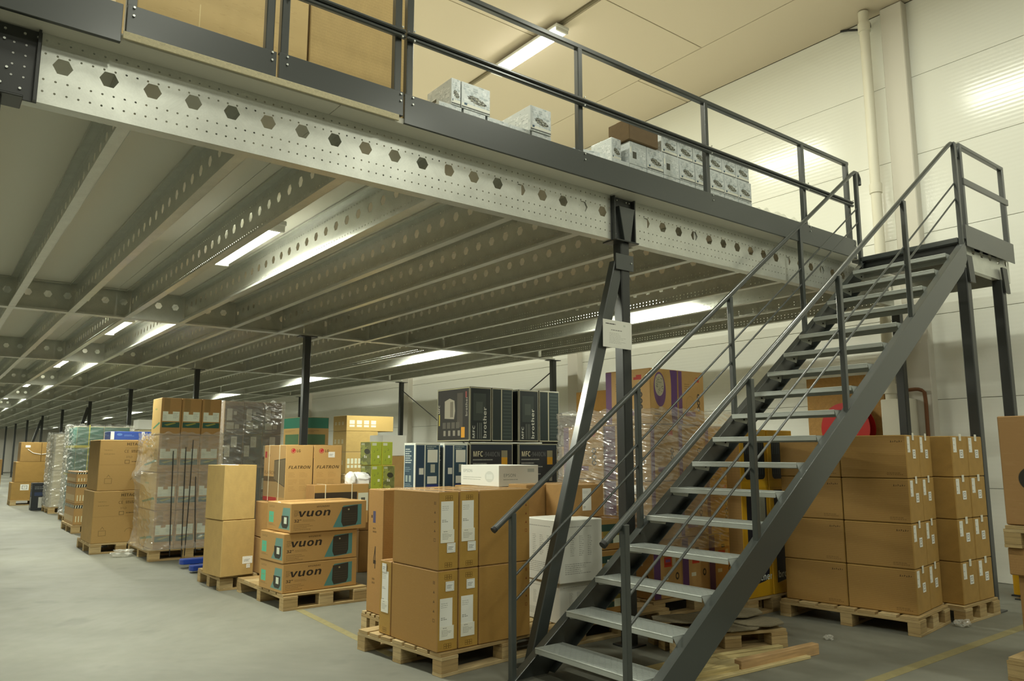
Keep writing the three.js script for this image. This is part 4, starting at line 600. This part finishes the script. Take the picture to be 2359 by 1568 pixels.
// ---- blue and white tall boxes, black printer boxes, white boxes
for (const [x, n] of [[4.12, 'aisle side'], [4.48, 'inner side']]) { carton(`tall dark blue and white box with pale lettering, ${n} of two`, [x, 1.03, -7.0], [0.31, 0.50, 0.235], { name: 'printer_box', faces: { left: pBlueL, front: pBlueF }, mat: M.paper, group: 'tall blue and white boxes', tape: false, jit: 0, c: 0.003 }); }
carton('brown carton bearing the tall blue and white boxes, upper', [4.05, 0.52, -6.95], [0.75, 0.508, 0.5], { mat: kraft(KR[1]) }); carton('brown carton bearing the tall blue and white boxes, lower', [4.05, 0.0, -6.95], [0.75, 0.518, 0.5], { mat: kraft(KR[2]) });
{ const G = 'large black printer boxes';
  carton('black printer box with bold pale lettering and an orange panel, lower tier towards the aisle', [4.815, 1.03, -7.0], [0.605, 0.505, 0.68], { name: 'printer_box', faces: { front: pMfcW, left: pMfcL }, mat: M.black, group: G, tape: false, jit: 0, c: 0.004 });
  carton('black printer box with bold pale lettering and an orange panel, lower tier towards the wall', [5.50, 1.03, -7.0], [0.60, 0.505, 0.68], { name: 'printer_box', faces: { front: pMfcW, left: pMfcF }, mat: M.black, group: G, tape: false, jit: 0, c: 0.004 });
  carton('black printer box with a printer picture on its side, upper tier towards the aisle', [4.81, 1.553, -7.0], [0.30, 0.61, 0.68], { name: 'printer_box', faces: { front: pMfcF, left: pMfcL }, mat: M.black, group: G, tape: false, jit: 0, c: 0.004 });
  carton('black printer box with striped side panel, second in the upper tier', [5.115, 1.553, -7.0], [0.305, 0.61, 0.68], { name: 'printer_box', faces: { front: pMfcS, left: pMfcF }, mat: M.black, group: G, tape: false, jit: 0, c: 0.004 });
  carton('black printer box with upright lettering, third in the upper tier', [5.50, 1.553, -6.99], [0.30, 0.61, 0.68], { name: 'printer_box', faces: { front: pMfcF, left: pMfcF }, mat: M.black, group: G, tape: false, jit: 0, c: 0.004 });
  carton('black printer box with striped side panel, last in the upper tier towards the wall', [5.805, 1.553, -6.99], [0.32, 0.61, 0.68], { name: 'printer_box', faces: { front: pMfcS, left: pMfcF }, mat: M.black, group: G, tape: false, jit: 0, c: 0.004 });
  for (const [x, n] of [[4.82, 'aisle side'], [5.5, 'wall side']]) { carton(`brown carton under the black printer boxes, upper ${n}`, [x, 0.59, -7.0], [0.62, 0.438, 0.68], {}); carton(`brown carton under the black printer boxes, lower ${n}`, [x, B, -7.0], [0.62, 0.443, 0.68], {}); }
  pallet('pallet under the black printer boxes', 4.8, -6.95, 0, 1.36, 0.8, 0.144, 0, 1); }
carton('white box with grey lettering and a faint picture, lying before the black printer boxes', [4.47, 1.10, -6.0], [0.50, 0.205, 0.66], { name: 'white_box', faces: { left: pEpL, front: pEpF }, mat: M.paper, tape: false, jit: 0, c: 0.003 });
for (let k = 0; k < 2; k++) carton(`brown carton under the white lettered box, ${['lower', 'upper'][k]}`, [4.4, B + k * 0.478, -5.95], [0.62, 0.476, 0.72], {});
pallet('pallet under the brown cartons bearing the white lettered box', 4.38, -5.9, 0, 0.8, 0.8, 0.144, 0, 3);
carton('bright white carton beyond the tall blue boxes', [5.28, 1.38, -9.9], [0.4, 0.3, 0.4], { name: 'white_box', mat: M.paper, tape: false }); for (let k = 0; k < 2; k++) carton(`brown carton under the bright white one, ${['lower', 'upper'][k]}`, [5.2, k * 0.69, -9.85], [0.6, 0.688, 0.55], {});
carton('black box with pale lettering beside the wrapped purple cartons', [6.35, 1.50, -7.2], [0.4, 0.42, 0.4], { name: 'printer_box', faces: { left: pAN, front: pAN }, mat: M.black, tape: false }); for (let k = 0; k < 2; k++) carton(`brown carton under the black box with pale lettering, ${['lower', 'upper'][k]}`, [6.3, k * 0.75, -7.15], [0.5, 0.748, 0.5], {});
// ---- mixed pallet behind the main post
pallet('wooden pallet with mixed cartons directly behind the main post', 3.985, -4.42, 0, 1.1, 0.9, 0.144, 0, 0);
carton('white printed carton behind the knee brace, lower of two', [3.93, B, -4.5], [0.4, 0.30, 0.42], { name: 'white_box', faces: { left: pWhitePrint, front: pWhitePrint }, mat: M.paper, tape: false, jit: 0 });
carton('white printed carton behind the knee brace, upper of two', [3.90, B + 0.301, -4.46], [0.43, 0.47, 0.46], { name: 'white_box', faces: { left: pWhitePrint, front: pWhitePrint }, mat: M.paper, tape: false, jit: 0, yaw: -0.05 });
for (let k = 0; k < 3; k++) carton(`carton with dark green bands beside the main post, ${['bottom', 'middle', 'top'][k]} one`, [4.42, B + k * 0.25, -4.55], [0.38, 0.248, 0.45], { faces: { front: pGreenBand, left: pGreenBand }, jit: 0, labels: k === 1 ? [['front', 0.3, 0.5, 0.09, 0.1, pSheet]] : [] });
carton('open brown carton with a white sheet on its end behind the white printed ones', [4.25, B + 0.752, -4.7], [0.36, 0.27, 0.34], { jit: 0, labels: [['front', 0.45, 0.55, 0.1, 0.18, pSheet]] });
for (let k = 0; k < 2; k++) carton(`brown carton in the second row behind the main post, ${['lower', 'upper'][k]}`, [4.06, B + k * 0.51, -5.06], [0.8, 0.508, 0.26], {});
// ---- wrapped stack with purple printing
pallet('wooden pallet under the wrapped stack with purple printing', 5.16, -4.66, 0, 1.2, 1.3, 0.144, 0, 2);
{ const G = 'cartons with purple printing in the wrapped stack'; const tier = ['lowest', 'second', 'third', 'top'];
  for (let k = 0; k < 4; k++) for (let j = 0; j < 3; j++) { if (k === 3 && j === 2) continue; const hh = 0.512;
    carton(`carton with purple printing, ${tier[k]} tier of the wrapped stack, ${['post side', 'middle', 'wall side'][j]}, front row`, [5.2 + j * 0.385 + (k === 3 ? 0.02 : 0), B + k * 0.514, -4.7], [0.383, hh, 0.58], { faces: { front: k === 3 && j === 0 ? pPurF : k === 0 ? pPurR : pPurS, left: k === 3 ? pPurS : pPurR }, group: G, jit: 0, tape: false }); }
  for (let k = 0; k < 3; k++) carton(`carton with purple printing, ${tier[k]} tier of the wrapped stack, post side, back row`, [5.2, B + k * 0.514, -5.3], [0.5, 0.512, 0.58], { faces: { left: pPurS, front: pPurS }, group: G, jit: 0, tape: false });
  film('glossy crinkled stretch film round the cartons with purple printing', [5.17, 0.55, -4.67], [1.19, 1.28, 1.24], { amp: 0.016, rows: 150, crease: 0.011 }); }
carton('brown carton seen above the wrapped stack beside the post', [5.6, B + 1.55, -5.62], [0.5, 0.38, 0.5], { mat: kraft(0xb0803f) }); carton('brown carton beneath the one above the wrapped stack', [5.74, B, -5.32], [0.6, 1.54, 0.52], { mat: kraft(0xb0803f), tape: false });
// ---- tall yellow and black cartons
pallet('wooden pallet under the tall yellow and black cartons', 5.90, -4.225, 0, 0.84, 0.35, 0.144, 0, 1);
carton('tall yellow carton with black printed picture panels, post side', [5.87, B, -4.235], [0.415, 1.495, 0.16], { faces: { front: pBro, left: kraft(KR[0]) }, mat: M.yellow, tape: false, jit: 0 });
carton('tall yellow carton with black printed picture panels, behind the brown stack', [6.295, B, -4.235], [0.415, 1.495, 0.16], { faces: { front: pBro }, mat: M.yellow, tape: false, jit: 0 });
// ---- brown stacks under the landing
pallet('wooden pallet under the large brown stack by the staircase', 6.32, -2.955, 0.12, 0.74, 1.16, 0.144, 0, 2);
pallet('wooden pallet under the second brown stack beneath the landing', 7.08, -2.93, 0, 0.71, 0.9, 0.144, 0, 0);
{ const G = 'brown cartons stacked beneath the landing', tier = ['bottom', 'second', 'third', 'top'], hs = [0.352, 0.357, 0.358, 0.356];
  let y = B; for (let k = 0; k < 4; k++) { const h = hs[k], lab = () => [['front', 0.2, 0.78, 0.065, 0.13, pSheet], ['front', 0.58, 0.56, 0.075, 0.075, pStick], ['front', 0.55, 0.965, 0.045, 0.06, pAddr]], f = { left: pKyo };
    const m = kraft(0xb48a4c), o = { group: G, yaw: 0.14, mat: m, tape: false };
    carton(`brown carton of the larger stack, ${tier[k]} tier, outer corner with labels and print`, [6.395, y, -3.0], [0.33, h, 0.54], { ...o, faces: f, labels: lab() });
    carton(`brown carton of the larger stack, ${tier[k]} tier, row behind on the stair side`, [6.321, y, -3.54], [0.33, h, 0.54], { ...o, faces: f });
    carton(`brown carton of the larger stack, ${tier[k]} tier, wall side with labels`, [6.725, y, -3.047], [0.33, h, 0.54], { ...o, labels: lab() });
    carton(`brown carton of the second stack, ${tier[k]} tier, next to the larger stack`, [7.13, y, -2.955], [0.315, h, 0.52], { ...o, yaw: 0, labels: lab() });
    carton(`brown carton of the second stack, ${tier[k]} tier, next to the landing post`, [7.451, y, -2.955], [0.315, h, 0.52], { ...o, yaw: 0, labels: lab() });
    y += h + 0.002; } }
// ---- cartons at the edge of the picture
pallet('pallet under the cartons at the edge of the hall by the camera', 5.6, -1.0, 0, 0.9, 1.1, 0.144, 0, 3);
{ const t = carton('brown carton with an overhanging lid under the raised pallet', [5.66, B, -1.03], [0.74, 0.66, 0.98], { mat: kraft(0xa87c4e), jit: 0, tape: false }); part('lid', mbox(0.80, 0.17, 1.05, 0.006), kraft(0xb08455), t, [0, 0.592, 0]); }
pallet('pallet raised on the lidded carton', 5.6, -1.0, 0, 0.9, 1.05, 0.14, B + 0.68, 0);
carton('brown carton marked with a large black C on the raised pallet', [5.63, B + 0.822, -1.03], [0.75, 0.70, 1.01], { faces: { left: pG }, mat: kraft(0xa57b50), jit: 0 });
// ---- sheet pallet and loose timber
{ const yw = -0.36, c = Math.cos(yw), s = Math.sin(yw), P0 = [4.37, -3.755], at = (u, v) => [P0[0] + u * c + v * s, P0[1] - u * s + v * c];
  pallet('weathered pallet with broken board sheets lying behind the stairs', 4.37, -3.755, yw, 0.93, 0.44, 0.13, 0, 3);
  const sh = [[0.16, -0.12, 0.5, 0.34, 0.2], [0.5, -0.10, 0.55, 0.3, -0.1], [0.78, -0.14, 0.42, 0.36, 0.15], [0.3, -0.34, 0.6, 0.32, -0.25], [0.72, -0.35, 0.5, 0.3, 0.3], [0.48, -0.24, 0.4, 0.26, 0.5]];
  sh.forEach(([u, v, w, d, r], i) => { const q = new THREE.Shape(); const n = 7; for (let k = 0; k < n; k++) { const a = k / n * 6.283, rr = 0.5 * (0.85 + 0.3 * rnd()); q[k ? 'lineTo' : 'moveTo'](Math.cos(a) * w * rr, Math.sin(a) * d * rr); } q.closePath(); const [x, z] = at(u, v);
    const m = part('board_sheet', worldUV(new THREE.ExtrudeGeometry(q, { depth: 0.008, bevelEnabled: true, bevelSize: 0.002, bevelThickness: 0.002, bevelSegments: 1 }).rotateX(-Math.PI / 2)), M.sheetGrey, scene, [x, 0.134 + i * 0.013, z], [0, r + yw, 0]);
    m.userData = { label: `broken grey board sheet on the weathered pallet, ${['lowest', 'second lowest', 'third', 'fourth', 'fifth', 'topmost'][i]} of six`, category: 'board', group: 'broken board sheets' }; });
  const PL = [[3.9, -3.33, 4.38, -3.26, 0.055, 0.06, 0, 'pale squared batten end butting the brown plank'], [4.40, -3.26, 5.23, -3.20, 0.075, 0.06, 0, 'thick brown-faced plank with its end towards the brown stack'], [3.75, -3.27, 5.08, -3.17, 0.02, 0.05, 0, 'thin pale plank lying in front of the brown plank'], [4.3, -3.60, 5.15, -3.43, 0.03, 0.05, 0, 'narrow pale plank lying along the weathered pallet'], [4.5, -3.5, 5.05, -3.36, 0.025, 0.06, 0, 'short pale plank beside the narrow one'], [3.85, -3.46, 4.62, -3.45, 0.02, 0.16, 0, 'wide pale board in the loose timber by the stairs'], [3.8, -3.62, 4.4, -3.60, 0.02, 0.12, 0.0, 'pale board half under the stringer of the stairs'], [3.7, -3.40, 4.3, -3.38, 0.02, 0.05, 0.022, 'slim batten on top of the pale boards']];
  PL.forEach(([x0, z0, x1, z1, h, w, y, label], i) => { const L = Math.hypot(x1 - x0, z1 - z0), m = part('plank', mbox(L, h, w, 0.003), i === 1 ? wood(0xdbb684) : wood([0xe6d49a, 0xe0cd94, 0xead9a4][i % 3]), scene, [(x0 + x1) / 2, y + h / 2, (z0 + z1) / 2], [0, -Math.atan2(z1 - z0, x1 - x0), 0]); m.userData = { label, category: 'plank', group: 'loose timber by the stairs' }; });
  const litter = (x, z, r, label, ph) => { const g = new THREE.IcosahedronGeometry(r, 3), p = g.attributes.position; for (let i = 0; i < p.count; i++) { const k = 1 + 0.5 * noise(p.getX(i) / r * 1.6 + ph, p.getY(i) / r * 1.6, p.getZ(i) / r * 1.6); p.setXYZ(i, p.getX(i) * k * 1.5, Math.max(-r * 0.5, p.getY(i) * k * 0.6), p.getZ(i) * k); } g.computeVertexNormals(); const m = part('plastic_scrap', g, M.filmMilky, scene, [x, r * 0.5, z]); m.userData = { label, category: 'litter' }; };
  litter(5.7, -3.37, 0.03, 'scrap of crumpled clear tape on the floor before the brown stack', 2); litter(7.0, -2.93, 0.05, 'crumpled film tail between the two brown stacks', 6); litter(2.36, -11.9, 0.09, 'torn white film lying beside the lettered cartons', 9); }
// ---- wall fittings
{ const t = thing('hose_reel', 'red fire hose reel on a plywood back board by the wall', 'hose reel', [9.27, 1.73, -5.05]);
  part('back_board', mbox(0.03, 1.5, 1.05, 0.004), M.chip, t, [0.2, -0.07, -0.13]);
  for (const dx of [-0.07, 0.07]) part('disc', new THREE.CylinderGeometry(0.32, 0.32, 0.012, 48).rotateZ(Math.PI / 2), M.red, t, [dx, 0, 0]);
  part('hose', merge([0.14, 0.19, 0.24].map((r) => new THREE.TorusGeometry(r, 0.03, 10, 40).rotateY(Math.PI / 2))), M.black, t);
  part('hub', new THREE.CylinderGeometry(0.09, 0.09, 0.18, 32).rotateZ(Math.PI / 2), M.black, t, [-0.02, 0, 0]); part('axle_bracket', mbox(0.2, 0.08, 0.08, 0.01), M.steel, t, [0.09, 0, 0]); part('valve', new THREE.CylinderGeometry(0.022, 0.022, 0.1, 16).rotateX(Math.PI / 2), M.steel, t, [-0.12, -0.02, 0.0]); }
{ const t = thing('downpipe', 'white plastic downpipe with collars running up the pilaster', 'pipe', [9.34, 0, -4.52]);
  part('pipe', new THREE.CylinderGeometry(0.062, 0.062, 5.1, 28), M.pvc, t, [0, 4.62, 0]); for (const y of [2.2, 4.75, 6.95]) part('collar', new THREE.CylinderGeometry(0.076, 0.076, 0.12, 28), M.pvc, t, [0, y, 0]); part('drain_cabinet', mbox(0.22, 1.1, 0.34, 0.012), M.pvc, t, [0.02, 1.52, 0.08]); part('pipe', new THREE.CylinderGeometry(0.062, 0.062, 1.0, 20), M.pvc, t, [0, 0.5, 0]); }
{ const m = part('copper_pipe', tube([[9.36, 2.17, -4.36], [9.38, 2.18, -4.22], [9.40, 2.15, -4.15], [9.41, 2.0, -4.145], [9.41, 1.2, -4.15], [9.41, 0.05, -4.15]], 0.022, 60, 10), M.copper, scene); m.userData = { label: 'bent brown copper pipe beside the white downpipe', category: 'pipe' }; }
{ const m = part('red_pipe', rod([9.46, 0.0, -4.62], [9.46, 6.3, -4.60], 0.012, 10), M.redPipe, scene); m.userData = { label: 'thin red pipe running up beside the white downpipe', category: 'pipe' }; }
{ const m = part('conduit', tube([[9.56, 7.18, -4.95], [9.56, 7.15, -4.85], [9.56, 7.08, -4.68], [9.56, 7.05, -4.55], [9.45, 7.05, -4.5]], 0.016, 30, 8), M.black, scene); m.userData = { label: 'dark conduit bent round the top of the pilaster at the ceiling', category: 'conduit' }; }
{ const t = thing('impact_guard', 'yellow steel impact guard standing by the wall beyond the brown stacks', 'guard', [8.9, 0, -3.05]); part('guard_plate', worldUV(merge([moved(mbox(0.02, 0.5, 0.3, 0.004), 0, 0.25, 0), moved(mbox(0.25, 0.5, 0.02, 0.004), 0.12, 0.25, -0.15)])), M.yellow, t); part('base_plate', mbox(0.3, 0.012, 0.34, 0.003), M.black, t, [0.1, 0.006, 0]); }
{ const m = part('notice', cbox(0.315, 0.215, 0.003, 0.001), [pSign, pSign, M.paper, M.paper, pSign, M.paper, M.paper], scene, [4.21, 2.335, -4.112], [0, 0, -0.015]); m.userData = { label: 'white printed notice fixed to the main post and knee brace', category: 'sign' }; }
// ---- goods on the upper deck
const DY = 3.508;
{ const G = 'silver boxes printed with a dark engine on the upper deck', h = 0.208, f = { front: pEng, left: pEngS };
  const sb = (x, lev, z, label, o = {}) => carton(label, [x, DY + lev * (h + 0.001), z], [o.w ?? 0.2, o.h ?? h, o.d ?? 0.26], { name: 'silver_box', faces: f, mat: pEngS, group: G, tape: false, jit: o.yaw ? 1 : 0, c: 0.003, yaw: o.yaw ?? 0 });
  const word = ['end', 'second', 'third', 'fourth', 'fifth', 'sixth'];
  for (let j = 0; j < 5; j++) for (let lev = 0; lev < 2; lev++) sb(2.72 + j * 0.215, lev, -4.38, `silver engine box of the short row near the lamp, ${['lower', 'second'][lev]} tier, ${word[j]} place`);
  sb(2.825, 2, -4.38, 'silver engine box standing edgeways first on top of the short row', { w: 0.085, d: 0.34 }); sb(2.914, 2, -4.38, 'silver engine box with its dark engine print, second on top of the short row', { w: 0.262 });
  sb(3.556, 2, -4.37, 'long silver engine box jutting forward on top of the short row', { w: 0.216, d: 0.42 });
  for (const [j, w] of [[0, 0.2], [1, 0.2], [2, 0.2]]) sb(3.80 + j * 0.21, 0, -4.4, `silver engine box in the low gap of the row, ${word[j]} place`);
  sb(3.84, 1, -4.5, 'silver engine box tipped beside the railing post', { yaw: 0.2 }); sb(4.05, 1, -4.42, 'silver engine box lying open next to the tipped one', { yaw: -0.25, w: 0.26 });
  for (let j = 0; j < 9; j++) for (let lev = 0; lev < 3; lev++) { if (j === 0 && lev === 2) continue; f.front = j < 4 && (j + lev) % 2 ? pEngS : pEng; sb(4.46 + j * 0.222, lev, -4.38, `silver engine box of the long row, ${['lower', 'middle', 'upper'][lev]} tier, ${[...word, 'seventh', 'eighth', 'ninth'][j]} place`, { w: 0.219 }); }
  for (let j = 3; j < 9; j++) sb(4.46 + j * 0.222, 3, -4.40, `silver engine box on the topmost tier of the long row, ${[...word, 'seventh', 'eighth', 'ninth'][j]} place`, { w: 0.219 });
  sb(4.50, 2, -4.42, 'silver engine box with a torn lid at the head of the long row', { w: 0.12 });
  carton('dark brown carton resting on the middle tier of the silver boxes', [4.66, DY + 3 * (h + 0.001), -4.36], [0.38, 0.2, 0.26], { mat: kraft(0x6a5236), jit: 0 });
  for (let j = 0; j < 5; j++) sb(6.50 + j * 0.18, 0, -4.36, `silver engine box under film at the stair end, ${word[j]} place`, { h: 0.30, w: 0.178 });
  film('thin film over the low silver boxes at the stair end of the deck', [6.48, DY + 0.01, -4.34], [0.94, 0.36, 0.3], { amp: 0.01, rows: 10 }); }
carton('very large tan carton with a white numbered note, on the upper deck by the railing', [0.80, DY, -4.75], [1.08, 1.45, 0.8], { faces: { front: pBig }, mat: kraft(0xc2a273), jit: 0, tape: false, labels: [['front', 0.42, 0.66, 0.1, 0.09, pNote]] });
carton('second large tan carton beside the numbered one on the upper deck', [1.90, DY, -4.77], [0.76, 1.4, 0.8], { mat: kraft(0xbd9c6c), jit: 0, tape: false });
renderer.render(scene, camera);
